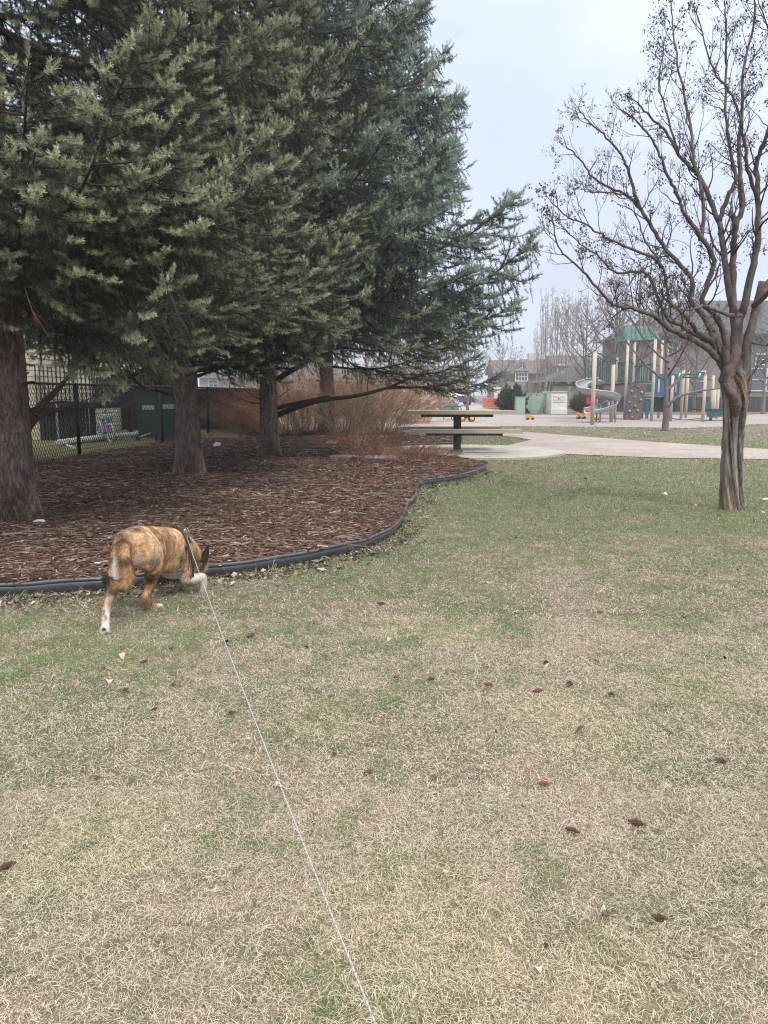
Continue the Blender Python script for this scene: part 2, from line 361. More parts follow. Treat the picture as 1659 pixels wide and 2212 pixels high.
# longer grass tucked against the edging and round the base of the tree
e = np.array([(p.x, p.y) for p in EDGE[:110]]); i = rng.integers(0, len(e) - 1, 1800); f = rng.uniform(0, 1, 1800)[:, None]; p = e[i] * (1 - f) + e[i + 1] * f
tn = e[i + 1] - e[i]; tn /= np.linalg.norm(tn, axis=1)[:, None]; p = p + np.stack([tn[:, 1], -tn[:, 0]], 1) * np.abs(rng.normal(.02, .05, 1800))[:, None]
V, q, t, c = blades(p[:, 0], p[:, 1], .06, .0035, 1.3); Vs.append(V); Qs.append(q + off); Ts.append(t + off); Cs.append(c); off += len(V)
me = np_mesh('grass', np.concatenate(Vs), [np.concatenate(Qs), np.concatenate(Ts)], np.concatenate(Cs))
tag(link('grass', me, M_grass), 'short lawn of mixed dry straw and green blades', 'grass', kind='stuff')

# ------------------------------------------------------------------ wood chips on the bed
M_chip = mat('wood_chips', attr=True, rough=.9, var=.25, vscale=60)
def chips(n, y0, y1, ls, poly, z0, cols, wts, sx=(.75, .3), lift=.5):
    y = np.sqrt(rng.uniform(y0 ** 2, y1 ** 2, n)); x = rng.uniform(-sx[0], sx[1], n) * y - rng.uniform(0, .3, n)
    k = inpoly(x, y, poly); x = x[k]; y = y[k]; n = len(x)
    L = ls * rng.lognormal(0, .5, n); w = np.minimum(L * rng.uniform(.12, .34, n), .022 * max(1, ls / .05)); th = w * .35
    az = rng.uniform(0, pi, n); el = rng.normal(0, .22, n) * lift; ro = rng.normal(0, .5, n)
    ux = np.stack([np.cos(az) * np.cos(el), np.sin(az) * np.cos(el), np.sin(el)], 1)
    uy = np.stack([-np.sin(az) * np.cos(ro), np.cos(az) * np.cos(ro), np.sin(ro)], 1); uz = np.cross(ux, uy)
    mound = .03 * vnoise(x, y, .6, 4) + .012 * vnoise(x, y, .12, 14)
    c = np.stack([x, y, z0 + mound + rng.uniform(0, .018, n)], 1)
    a = (L / 2)[:, None] * ux; b = (w / 2)[:, None] * uy; h = th[:, None] * uz; j = rng.uniform(.3, 1, (n, 1)); j2 = rng.uniform(.3, 1, (n, 1))
    V = np.stack([c - a - b * j, c - a + b * j2, c + a - b * j2, c + a + b * j, c - a * .9 + h, c + a * .85 + h], 1).reshape(-1, 3)
    bb = (np.arange(n) * 6)[:, None]
    q = np.concatenate([bb + np.array(k) for k in [(0, 2, 5, 4), (3, 1, 4, 5)]], 0); t = np.concatenate([bb + np.array(k) for k in [(0, 4, 1), (2, 3, 5)]], 0)
    ci = rng.choice(len(cols), n, p=wts); C = np.array(cols)[ci] * rng.uniform(.6, 1.25, (n, 1))
    pt = vnoise(x, y, .9, 31)[:, None]; C = C * (.75 + .5 * pt)
    return V, q, t, np.repeat(np.clip(C, 0, 1), 6, 0)
cc = [(.050, .022, .014), (.090, .041, .025), (.155, .086, .054), (.28, .195, .135), (.17, .135, .11), (.42, .33, .245)]
ww = [.30, .30, .19, .10, .08, .03]
Vs, Qs, Ts, Cs, off = [], [], [], [], 0
for n, y0, y1, ls in [(120000, 4.2, 8, .034), (130000, 8, 14, .044), (70000, 14, 26, .065)]:
    V, q, t, c = chips(n, y0, y1, ls, BED, .068, cc, ww); Vs.append(V); Qs.append(q + off); Ts.append(t + off); Cs.append(c); off += len(V)
me = np_mesh('wood_chips', np.concatenate(Vs), [np.concatenate(Qs), np.concatenate(Ts)], np.concatenate(Cs))
tag(link('wood_chips', me, M_chip), 'dark brown wood chip mulch covering the tree bed', 'mulch', kind='stuff')
# fallen twigs on the mulch
random.seed(5); mb = MB()
for k in range(520):
    y = 4.8 + random.random() ** 1.4 * 12; x = random.uniform(-.55, .1) * y
    if not inpoly(np.array([x]), np.array([y]), BED)[0]: continue
    a = random.uniform(-.7, .7) + (pi if random.random() < .5 else 0); L = random.uniform(.12, .6); p = Vector((x, y, .11)); pts = [p]
    for q in range(5): a += random.uniform(-.25, .25); p = p + Vector((cos(a), sin(a), random.uniform(-.03, .03))) * L / 5; pts.append(p)
    g = random.choice([(.20, .15, .11), (.30, .24, .18), (.11, .07, .05)]); mb.color(g).tube(pts, [.003, .003, .0026, .0024, .0018, .001], 4)
    for b in range(random.randint(0, 3)):
        i = random.randint(1, 4); a2 = a + random.choice((-.8, .8)); mb.tube([pts[i], pts[i] + Vector((cos(a2), sin(a2), .05)) * L * .25], [.002, .001], 3)
tag(mb.build('fallen_twigs', M_chip), 'thin grey twigs scattered over the wood chips', 'twigs', kind='stuff')
# scraps of bark and leaf kicked out along the edging and over the lawn
def scraps(x, y, ls, cols, z0=.012):
    n = len(x); L = ls * rng.lognormal(0, .5, n); w = L * rng.uniform(.25, .7, n); az = rng.uniform(0, 2 * pi, n); el = rng.normal(0, .3, n)
    ux = np.stack([np.cos(az) * np.cos(el), np.sin(az) * np.cos(el), np.sin(el)], 1); uy = np.stack([-np.sin(az), np.cos(az), rng.normal(0, .3, n)], 1)
    c = np.stack([x, y, np.full(n, z0) + rng.uniform(0, .015, n)], 1); a = (L / 2)[:, None] * ux; b = (w / 2)[:, None] * uy; up = np.array([0, 0, 1]) * (w * .3)[:, None]
    V = np.stack([c - a, c - a * .3 - b + up, c - a * .2 + b + up * .6, c + a, c + a * .4 - b * .7, c + a * .3 + b * .7], 1).reshape(-1, 3)
    bb = (np.arange(n) * 6)[:, None]; q = bb + np.array([1, 4, 5, 2]); t = np.concatenate([bb + np.array([0, 1, 2]), bb + np.array([4, 3, 5])], 0)
    C = np.array(cols)[rng.integers(0, len(cols), n)] * rng.uniform(.7, 1.2, (n, 1)); return V, q, t, np.repeat(np.clip(C, 0, 1), 6, 0)
n = 5200; i = rng.integers(0, 112, n); f = rng.uniform(0, 1, n)[:, None]; e = np.array([(p.x, p.y) for p in EDGE]); p = e[i] * (1 - f) + e[i + 1] * f
tn = e[i + 1] - e[i]; tn /= np.linalg.norm(tn, axis=1)[:, None]; dd = np.abs(rng.normal(0, .13, n)) + .015; p = p + np.stack([tn[:, 1], -tn[:, 0]], 1) * dd[:, None]
V, q, t, c = scraps(p[:, 0], p[:, 1], .022, [(.06, .038, .025), (.05, .035, .025), (.12, .08, .05), (.25, .19, .13), (.08, .06, .045), (.42, .36, .28)], .006)
x = rng.uniform(-1, 1, 1300); y = np.sqrt(rng.uniform(1.3 ** 2, 15 ** 2, 1300)); x = x * (y * .55); k = ~inpoly(x, y, BED); x = x[k]; y = y[k]
V2, q2, t2, c2 = scraps(x, y, .016, [(.055, .04, .03), (.09, .05, .035), (.3, .22, .15), (.2, .15, .10), (.045, .035, .028)], .012)
me = np_mesh('lawn_litter', np.concatenate([V, V2]), [np.concatenate([q, q2 + len(V)]), np.concatenate([t, t2 + len(V)])], np.concatenate([c, c2]))
tag(link('leaf_litter', me, M_chip), 'bark scraps and bits of dead leaf along the edging and on the lawn', 'litter', kind='stuff')
# ------------------------------------------------------------------ spruces
def bark_mat():
    m = mat('spruce_bark', (.25, .19, .155), rough=.95, var=.35, vscale=5, stretch=(1, 1, .5), col2=(.075, .040, .030), c2scale=2.2, c2lo=.46, c2hi=.62, detail=9)
    t = m.node_tree; b = t.nodes['Principled BSDF']; mp_ = [n for n in t.nodes if n.type == 'MAPPING'][0]
    m2 = nn(t, 'ShaderNodeMapping'); m2.inputs['Scale'].default_value = (1, 1, .55); t.links.new(mp_.outputs[0], m2.inputs[0])
    no = nn(t, 'ShaderNodeTexNoise'); no.inputs['Scale'].default_value = 9; no.inputs['Detail'].default_value = 5; t.links.new(m2.outputs[0], no.inputs['Vector'])
    mixv = nn(t, 'ShaderNodeMix', data_type='RGBA'); mixv.inputs[0].default_value = .12; t.links.new(m2.outputs[0], mixv.inputs[6]); t.links.new(no.outputs['Color'], mixv.inputs[7])
    vo = nn(t, 'ShaderNodeTexVoronoi', feature='DISTANCE_TO_EDGE'); vo.inputs['Scale'].default_value = 62; t.links.new(mixv.outputs[2], vo.inputs['Vector'])
    vc = nn(t, 'ShaderNodeTexVoronoi'); vc.inputs['Scale'].default_value = 62; t.links.new(mixv.outputs[2], vc.inputs['Vector'])
    r = nn(t, 'ShaderNodeMapRange'); r.inputs[1].default_value = 0; r.inputs[2].default_value = .22; t.links.new(vo.outputs['Distance'], r.inputs[0])
    src = b.inputs['Base Color'].links[0].from_socket
    sp = nn(t, 'ShaderNodeSeparateColor'); t.links.new(vc.outputs['Color'], sp.inputs[0]); r2 = nn(t, 'ShaderNodeMapRange'); r2.inputs[3].default_value = .62; r2.inputs[4].default_value = 1.4; t.links.new(sp.outputs[0], r2.inputs[0])
    s1 = nn(t, 'ShaderNodeVectorMath', operation='SCALE'); t.links.new(src, s1.inputs[0]); t.links.new(r2.outputs[0], s1.inputs['Scale']); t.links.new(s1.outputs[0], b.inputs['Base Color'])
    bp = nn(t, 'ShaderNodeBump'); bp.inputs['Strength'].default_value = .9; bp.inputs['Distance'].default_value = .018; t.links.new(r.outputs[0], bp.inputs['Height'])
    n2 = nn(t, 'ShaderNodeTexNoise'); n2.inputs['Scale'].default_value = 40; n2.inputs['Detail'].default_value = 6; t.links.new(m2.outputs[0], n2.inputs['Vector'])
    b2_ = nn(t, 'ShaderNodeBump'); b2_.inputs['Strength'].default_value = .8; b2_.inputs['Distance'].default_value = .02; t.links.new(n2.outputs['Fac'], b2_.inputs['Height']); t.links.new(bp.outputs[0], b2_.inputs['Normal']); t.links.new(b2_.outputs[0], b.inputs['Normal'])
    return m
M_bark = bark_mat()
M_needle = mat('spruce_needles', attr=True, rough=.6, spec=.3, trans=.12)
M_twig = mat('spruce_wood', (.075, .052, .038), rough=.95, var=.3, vscale=20, bump=.4, bscale=60)

def needles(P0, P1, nper, nl, nw, tone, rg):
    """needle triangles round segments P0->P1 (m,3); nper needles per segment (int array)"""
    idx = np.repeat(np.arange(len(P0)), nper); n = len(idx)
    A = P0[idx]; ax = P1[idx] - A; L = np.linalg.norm(ax, axis=1)[:, None]; ax = ax / np.maximum(L, 1e-6)
    t = rg.uniform(0, 1, (n, 1)); base = A + ax * L * t
    ref = np.where(np.abs(ax[:, 2:3]) > .9, np.array([[1., 0, 0]]), np.array([[0, 0, 1.]])); u = np.cross(ax, ref); u /= np.linalg.norm(u, axis=1)[:, None]; v = np.cross(u, ax)
    v = np.where(v[:, 2:3] < 0, -v, v)
    ph = np.where(rg.uniform(0, 1, (n, 1)) < .4, rg.uniform(0, 2 * pi, (n, 1)), rg.normal(pi / 2, .95, (n, 1))); rad = u * np.cos(ph) + v * np.sin(ph)
    fw = rg.uniform(.35, .9, (n, 1)); d = rad * (1 - fw * .35) + ax * fw; d /= np.linalg.norm(d, axis=1)[:, None]
    ln = nl * rg.uniform(.7, 1.15, (n, 1)); sd = np.cross(d, rad + ax * .37); sd /= np.maximum(np.linalg.norm(sd, axis=1)[:, None], 1e-6)
    w = nw * .5
    V = np.stack([base - sd * w, base + sd * w, base + d * ln + sd * w * .5, base + d * ln - sd * w * .5], 1).reshape(-1, 3)
    C = tone[idx] * rg.uniform(.75, 1.25, (n, 1))
    return V, np.repeat(C, 4, 0)

def bough(seed, L=3.0, nl=.027, nw=.0036, dens=1.8, width=.24, fine=1.38, droop=.0, hang=.48, bare=.14, tip=(.385, .425, .262), old_shaded=(.040, .056, .040)):
    """one spruce bough: main limb along +X, flat side branches, drooping shoots, all clad in needles"""
    rg = np.random.default_rng(seed); rd = random.Random(seed)
    N = 24; main = []
    for i in range(N + 1):
        t = i / N; main.append(np.array([L * t * (1 - .04 * t), .10 * L * math.sin(t * 3 + seed) * .35, L * (-(.10 + droop) * math.sin(pi * t * .8) + .13 * t ** 2.4)]))
    main = np.array(main)
    def along(arr, t):
        f = t * (len(arr) - 1); i = min(int(f), len(arr) - 2); return arr[i] + (arr[i + 1] - arr[i]) * (f - i)
    seg0, seg1, tone, npn = [], [], [], []; wood = MB()
    tip = np.array(tip); old_shaded = np.array(old_shaded)
    def shoot(p, d, ln, age):
        """needle covered shoot"""
        d = d / np.linalg.norm(d); q = p.copy(); k = 2 if ln > .07 else 1
        for j in range(k):
            dd = d + np.array([0, 0, .10 * j]); e2 = q + dd * ln / k; seg0.append(q); seg1.append(e2)
            c = old_shaded + (tip - old_shaded) * min(1, max(0, age)) ** 1.7 * rd.uniform(.55, 1.1); c = c * rd.uniform(.8, 1.2)  # inner shoots darker: needle age plus crown shade painted into the tone
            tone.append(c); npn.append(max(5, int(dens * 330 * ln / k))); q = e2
    wood.tube([Vector(p) for p in main], [.024 * (1 - i / N) ** .8 * L / 3 + .003 for i in range(N + 1)], 5)
    t = bare; side = 1
    while t < .985:
        side = -side; o = along(main, t); ax = along(main, min(t + .03, 1)) - o; ax /= np.linalg.norm(ax)
        prof = (math.sin(min(1, (t - bare * .6) / (1 - bare)) * pi * .62 + .50)) if t < .75 else (1.02 - t) * 3.2
        sl = L * width * max(.10, min(1, prof)) * rd.uniform(.65, 1.2)
        lat = np.array([-ax[1], ax[0], 0]) * side; lat /= np.linalg.norm(lat)
        ang = rd.uniform(.75, 1.1); d = ax * cos(ang) + lat * sin(ang); d = d + np.array([0, 0, rd.uniform(-.45, .12) * (1 - t * .7)]); d /= np.linalg.norm(d)
        m = max(3, int(sl / .083)); q = o.copy(); pts = [q.copy()]
        for j in range(m):
            f = j / m; d = d + np.array([0, 0, (-.20 + .42 * f)]) * (.5 + hang * .6) + ax * .06 + rg.normal(0, .085, 3); d /= np.linalg.norm(d)
            e2 = q + d * sl / m
            la2 = np.cross(d, [0, 0, 1.]); la2 /= max(np.linalg.norm(la2), 1e-6)
            if j > 0 or sl < .25:
                for s2 in (-1, 1):
                    if rd.random() < .10: continue
                    tl = rd.uniform(.045, .115) * (1.25 - .6 * f) * fine; hg = rd.uniform(0, 1)
                    dv = d * .75 + la2 * s2 * .72 + np.array([0, 0, rd.uniform(-.15, .22)])
                    if hg < hang: dv = d * .35 + la2 * s2 * .3 + np.array([0, 0, -1.0]); tl *= 1.5
                    shoot(q + (e2 - q) * rd.random() * .6, dv, tl, (f * .8 + t * .35) if hg >= hang else .25)
                    if hg >= hang and tl > .075 and rd.random() < .6:
                        p2 = q + dv / np.linalg.norm(dv) * tl * .5; shoot(p2, dv + la2 * rd.choice((-.9, .9)) + d * .3, tl * .6, f)
            shoot(q, d, sl / m * 1.02, f * .9 + t * .2)
            q = e2; pts.append(q.copy())
        for s2 in (-.6, 0, .6): shoot(q, d + la2 * s2 + np.array([0, 0, .12]), rd.uniform(.05, .09) * fine, 1.0)
        if rd.random() < 1: wood.tube([Vector(p) for p in pts[::2] + [pts[-1]]], [.007 * (1 - i / (len(pts[::2]) + 1)) + .0015 for i in range(len(pts[::2]) + 1)], 3, False)
        t += rd.uniform(.020, .040) * 3.0 / L * .95
    # top shoots along the main limb
    for i in range(int(L * 12)):
        tt = rd.uniform(bare + .05, 1); o = along(main, tt); ax = along(main, min(tt + .03, 1)) - along(main, max(tt - .03, 0)); shoot(o, ax / np.linalg.norm(ax) + np.array([0, rd.uniform(-.5, .5), rd.uniform(.0, .5)]), rd.uniform(.06, .12) * fine, tt)
    S0 = np.array(seg0); S1 = np.array(seg1)
    V, C = needles(S0, S1, np.array(npn), nl, nw, np.array(tone), rg)
    b = (np.arange(len(V) // 4) * 4)[:, None]; F = b + np.array([0, 1, 2, 3])
    wv = np.array([tuple(v) for v in wood.v]); w4 = np.array([f for f in wood.f if len(f) == 4]); nV = len(V)
    me = np_mesh('bough_%d' % seed, np.concatenate([V, wv]), [F, w4 + nV], np.concatenate([np.clip(C, 0, 1), np.tile([[.07, .05, .035]], (len(wv), 1))]))
    me.materials.append(M_needle)
    return me

BOUGH = [bough(1), bough(2, hang=.55), bough(3, width=.28), bough(4, hang=.3, droop=.03)]
FK = dict(dens=.85, nw=.0062, nl=.036, fine=2.0, tip=(.28, .34, .255), old_shaded=(.044, .068, .053))
BFAR = [bough(11, hang=.4, **FK), bough(12, hang=.3, width=.28, **FK), bough(13, droop=-.05, **FK)]
def trunk_mesh(r0, h, top=.35, seed=0, flare=1.34, n=48):
    rg = random.Random(seed); zs = [0, .04, .1, .18, .3, .45, .65, .9, 1.2, 1.6, 2.0] + [2.0 + (h - 2) * k / 10 for k in range(1, 11)]; vs = []
    for z in zs:
        fl = 1 + (flare - 1) * math.exp(-z / .22); r = r0 * (1 - (1 - top) * z / h) * fl
        for k in range(n):
            a = 2 * pi * k / n; rr = r * (1 + .035 * sin(a * 3 + seed + z * .6) + .018 * sin(a * 7 + z * 2 + seed) + (fl - 1) * .55 * sin(a * 5 + seed)) * (1 + rg.uniform(-.022, .022)); vs.append((cos(a) * rr, sin(a) * rr, z - .03))
    m = MB(); m.add(vs, [(i * n + k, i * n + (k + 1) % n, (i + 1) * n + (k + 1) % n, (i + 1) * n + k) for i in range(len(zs) - 1) for k in range(n)] + [tuple((len(zs) - 1) * n + k for k in range(n))]); return m
def spruce(base, r0, Ht, R0, z0, zmax, label, step=.33, per=6, meshes=None, seed=0, skip=None, dead=True, up=0, gaze=None, squash=1.0):
    """z0 lowest boughs, zmax highest bough copies as parts; above it a few big ones joined as the treetop"""
    rd = random.Random(seed); root = empty('spruce_tree', base, 0, label, 'spruce tree', 'tall spruces standing in the wood chip bed')
    trunk_mesh(r0, Ht, .12, seed).build('trunk', M_bark, root, True)
    n = 0; z = z0; a0 = rd.random() * 6
    while z < Ht - .5 and n < 100:
        Rz = R0 * (1 - (z - z0) / (Ht - z0)) ** .85
        if z > zmax: break
        for k in range(per):
            a = a0 + 2 * pi * k / per + rd.uniform(-.3, .3)
            d = Vector((cos(a), sin(a), 0)); ln = Rz * rd.uniform(.82, 1.12) * (.88 if z < z0 + .3 else 1)
            if skip and skip(base, d, z, ln): continue
            if n >= 100: break
            o = link('bough', rd.choice(meshes or BOUGH), M_needle, root); s = ln / 3.0
            el = -.04 + .14 * min(1, max(0, (z - z0) / 4)) + rd.uniform(-.12, .12) + up
            o.location = (0, 0, z + rd.uniform(-.12, .12)); o.rotation_euler = Euler((rd.uniform(-.35, .35), -el, a), 'XYZ')
            o.scale = (s, s * rd.choice((-1, 1)) * max(1, .85 / s), s * squash * rd.uniform(1.0, 1.5)); n += 1
        a0 += rd.uniform(.3, 1.1); z += step
    # treetop: one mesh of coarse boughs above the framed part
    tv, tf, tcl, off = [], [], [], 0
    src = TOPB; V0 = np.empty(len(src.vertices) * 3); src.vertices.foreach_get('co', V0); V0 = V0.reshape(-1, 3)
    F0 = np.array([p.vertices[:] for p in src.polygons]); C0 = np.empty(len(src.vertices) * 4); src.color_attributes['Col'].data.foreach_get('color', C0); C0 = C0.reshape(-1, 4)[:, :3]
    while z < Ht - .2:
        Rz = R0 * (1 - (z - z0) / (Ht - z0)) ** .85
        for k in range(5):
            a = a0 + 2 * pi * k / 5 + rd.uniform(-.3, .3); s = max(.15, Rz / 3.0); m = np.array(Matrix.Rotation(a, 3, 'Z') @ Matrix.Rotation(-.12 + rd.uniform(-.1, .1), 3, 'Y')); V = (V0 * s) @ m.T + np.array([0, 0, z]); tv.append(V); tf.append(F0 + off); tcl.append(C0); off += len(V)
        a0 += .7; z += .75
    if tv: link('treetop', np_mesh('treetop', np.concatenate(tv), [np.concatenate(tf)], np.concatenate(tcl)), M_needle, root)
    if dead:
        for k in range(9):      # dead stubs and bare lower limbs
            a = rd.uniform(0, 2 * pi); z = rd.uniform(.95, z0 + .2); d = Vector((cos(a), sin(a), 0)); L = rd.uniform(.15, .9)
            MB().tube(cr([d * r0 * .8 + Vector((0, 0, z)), d * (r0 + L * .4) + Vector((0, 0, z + rd.uniform(-.02, .1))), d * (r0 + L) + Vector((rd.uniform(-.1, .1), rd.uniform(-.1, .1), z + rd.uniform(-.1, .2)))], 3), [.016, .014, .012, .01, .008, .006, .003], 6).build('dead_limb', M_twig, root, True)
    return root
TOPB = bough(50, dens=.10, nw=.022, nl=.05, fine=1.5, tip=(.12, .14, .10), old_shaded=(.06, .08, .055))
# ------------------------------------------------------------------ spruce placement
T1 = G(28, 1126, .07); T2 = G(409, 1026, .07); T3 = G(583, 986, .07); T4 = G(707, 940, .05)
def sk1(b, d, z, ln):      # leave out boughs that would stand behind the camera side frame
    return (d.x < -.75 and d.y < .2)
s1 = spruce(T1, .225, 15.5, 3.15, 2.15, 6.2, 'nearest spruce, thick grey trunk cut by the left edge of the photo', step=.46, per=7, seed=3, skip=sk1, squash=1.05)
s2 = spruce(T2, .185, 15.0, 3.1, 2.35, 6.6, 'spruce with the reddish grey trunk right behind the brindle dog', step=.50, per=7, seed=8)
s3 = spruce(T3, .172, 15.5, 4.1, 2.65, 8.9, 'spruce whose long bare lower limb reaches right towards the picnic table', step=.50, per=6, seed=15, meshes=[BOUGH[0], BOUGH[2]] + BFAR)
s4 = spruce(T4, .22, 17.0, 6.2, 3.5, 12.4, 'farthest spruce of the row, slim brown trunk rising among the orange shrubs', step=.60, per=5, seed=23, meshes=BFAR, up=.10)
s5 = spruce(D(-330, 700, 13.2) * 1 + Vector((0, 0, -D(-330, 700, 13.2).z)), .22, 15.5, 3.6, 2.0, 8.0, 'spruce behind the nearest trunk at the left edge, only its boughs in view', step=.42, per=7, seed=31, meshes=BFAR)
# foliage-clad lower limbs reaching right from the third trunk, and bare limbs
def limb(root, pts, r0, name='limb'):
    P = cr(pts, 5); n = len(P); MB().tube(P, [r0 * (1 - .75 * i / (n - 1)) for i in range(n)], 8).build(name, M_twig, root, True, True)
limb(s3, [D(600, 897, 15.5), D(640, 880, 15.3), D(700, 864, 15.1), D(770, 855, 14.9), D(835, 838, 14.8), D(880, 820, 14.7), D(930, 806, 14.6)], .062)
limb(s3, [D(832, 839, 14.8), D(900, 836, 15.0), D(960, 832, 15.2), D(1010, 820, 15.3)], .028)
limb(s3, [D(602, 880, 15.5), D(640, 871, 15.3), D(705, 857, 15.2), D(712, 856, 15.2)], .05)
limb(s3, [D(600, 818, 15.5), D(640, 795, 15.2), D(680, 772, 15.0), D(740, 748, 14.7)], .06)
limb(s3, [D(580, 812, 15.6), D(520, 800, 15.2), D(470, 780, 14.9)], .035)
limb(s2, [D(425, 800, 12.0), D(480, 792, 11.8), D(520, 765, 11.6), D(570, 745, 11.4)], .04)
limb(s2, [D(428, 812, 12.0), D(470, 798, 11.7), D(520, 790, 11.5)], .028)
limb(s2, [D(400, 760, 12.1), D(330, 790, 11.6), D(262, 815, 11.2), D(225, 770, 10.8)], .055)
limb(s2, [D(395, 860, 12.2), D(345, 845, 12.0), D(300, 830, 11.7), D(250, 775, 11.3)], .03)
limb(s1, [D(58, 912, 7.6), D(90, 875, 7.8), D(130, 835, 8.0), D(165, 790, 8.2)], .05)
limb(s1, [D(60, 925, 7.6), D(85, 900, 7.7), D(125, 885, 7.9), D(190, 870, 8.2)], .04)
def extra(root, p, az, el, s, me, roll=0):
    o = link('bough', me, M_needle, root); o.location = Vector(p) - root.location; o.rotation_euler = Euler((roll, -el, az), 'XYZ'); o.scale = (s, s, s)
extra(s3, D(850, 834, 14.8), .05, .17, .62, BOUGH[0]); extra(s3, D(900, 836, 15.0), -.12, .10, .58, BFAR[1]); extra(s3, D(700, 790, 14.9), -.3, .12, .9, BOUGH[1])
extra(s3, D(740, 750, 14.7), -.2, .1, .9, BOUGH[2]); extra(s3, D(760, 790, 15), .2, .02, .9, BFAR[0])
# the big pale boughs that reach towards the viewer, each rooted on its trunk
def extra_to(root, tip, rise, me, roll=0, wide=1.0):
    L = (Vector((tip.x, tip.y, 0)) - Vector((root.location.x, root.location.y, 0))).length; base = Vector((root.location.x, root.location.y, tip.z - rise)); d = tip - base
    o = link('bough', me, M_needle, root); o.location = base - root.location; s = d.length / 2.95; o.rotation_euler = Euler((roll, -math.atan2(d.z - .10 * s * 3, L), math.atan2(d.y, d.x)), 'XYZ'); o.scale = (s, s * wide, s * 1.25)
rdx = random.Random(77)
for px, py, Y in [(735, 515, 10.4), (742, 600, 10.3), (690, 405, 10.6), (640, 655, 10.2), (590, 470, 9.7), (700, 690, 10.8), (540, 560, 9.5), (480, 500, 9.4), (610, 370, 10.8), (520, 660, 9.9)]:
    extra_to(s2, D(px, py, Y), rdx.uniform(.1, .6), rdx.choice(BOUGH), rdx.uniform(-.3, .3), 1.15)
for px, py, Y in [(445, 112, 6.1), (430, 235, 5.9), (330, 85, 5.6), (480, 370, 6.5), (400, 320, 5.8), (230, 190, 5.0), (270, 420, 5.9), (120, 110, 5.0), (90, 300, 4.9)]:
    extra_to(s1, D(px, py, Y), rdx.uniform(.1, .5), rdx.choice(BOUGH), rdx.uniform(-.3, .3), 1.15)

M_deadt = mat('dead_twig', (.15, .065, .04), rough=.95, var=.3)
def dead_twigs(root, n, zlo, zhi, rmax, seed):
    rd = random.Random(seed); m = MB()
    for i in range(n):
        a = rd.uniform(0, 6.28); r_ = rd.uniform(.3, rmax); z = rd.uniform(zlo, zhi); p = root.location + Vector((cos(a) * r_, sin(a) * r_, z)); d = Vector((cos(a) + rd.gauss(0, .6), sin(a) + rd.gauss(0, .6), rd.uniform(-1.2, .3))).normalized(); L = rd.uniform(.15, .5); q1 = p + d * L * .5; d2 = (d + Vector((rd.gauss(0, .3), rd.gauss(0, .3), -.35))).normalized(); q2 = q1 + d2 * L * .5
        m.tube([p, q1, q2], [.004, .003, .0012], 3, False)
        for k in range(5): e = (d + Vector((rd.gauss(0, .8), rd.gauss(0, .8), rd.gauss(-.3, .5)))).normalized(); b = p + (q1 - p) * rd.random() if k < 3 else q1; m.tube([b, b + e * L * .35], [.0022, .001], 3, False)
    m.build('dead_twigs', M_deadt, root, False, True)
dead_twigs(s1, 420, 1.9, 3.6, 2.0, 1); dead_twigs(s2, 420, 2.1, 3.6, 1.9, 2); dead_twigs(s5, 250, 2.0, 3.5, 2.2, 3); dead_twigs(s3, 200, 2.3, 3.6, 1.8, 4)

# ------------------------------------------------------------------ bare deciduous trees
class BT:
    """grows twigs off polylines"""
    def __init__(s, seed, rmin=.0016): s.rd = random.Random(seed); s.tips = []; s.mb = MB(); s.rmin = rmin
    def twig(s, p, d, L, r, depth, upb=.12, crook=.16, kids=(3, 5), ks=.55, sides=None):
        rd = s.rd; n = max(3, int(L / (.10 if depth < 2 else .06)))
        n = min(n, 8); pts = [p.copy()]; dirs = []
        d = d.normalized()
        for i in range(n):
            d = (d + Vector((rd.gauss(0, crook), rd.gauss(0, crook), rd.gauss(0, crook) + upb))).normalized(); p = p + d * L / n; pts.append(p.copy()); dirs.append(d.copy())
        rr = [max(r * (1 - .8 * i / n), s.rmin * (1 - .3 * i / n)) for i in range(n + 1)]
        s.mb.tube(pts, rr, sides or (5 if r > .012 else 3), False)
        if depth <= 0: s.tips.append((pts[-1], dirs[-1])); s.tips.append((pts[len(pts) // 2], dirs[len(dirs) // 2])); return
        for k in range(rd.randint(*kids)):
            t = rd.uniform(.2, .95); i = min(int(t * n), n - 1); q = pts[i] + (pts[i + 1] - pts[i]) * (t * n - i)
            dd = dirs[i]; o = Vector((rd.gauss(0, 1), rd.gauss(0, 1), rd.gauss(0, 1) + .25)); o = (o - dd * o.dot(dd)).normalized(); a = rd.uniform(.45, .95)
            s.twig(q, dd * cos(a) + o * sin(a), L * ks * rd.uniform(.6, 1.2) * (1 - .35 * t), rr[i] * .62, depth - 1, upb, crook, kids, ks)
        s.tips.append((pts[-1], dirs[-1]))
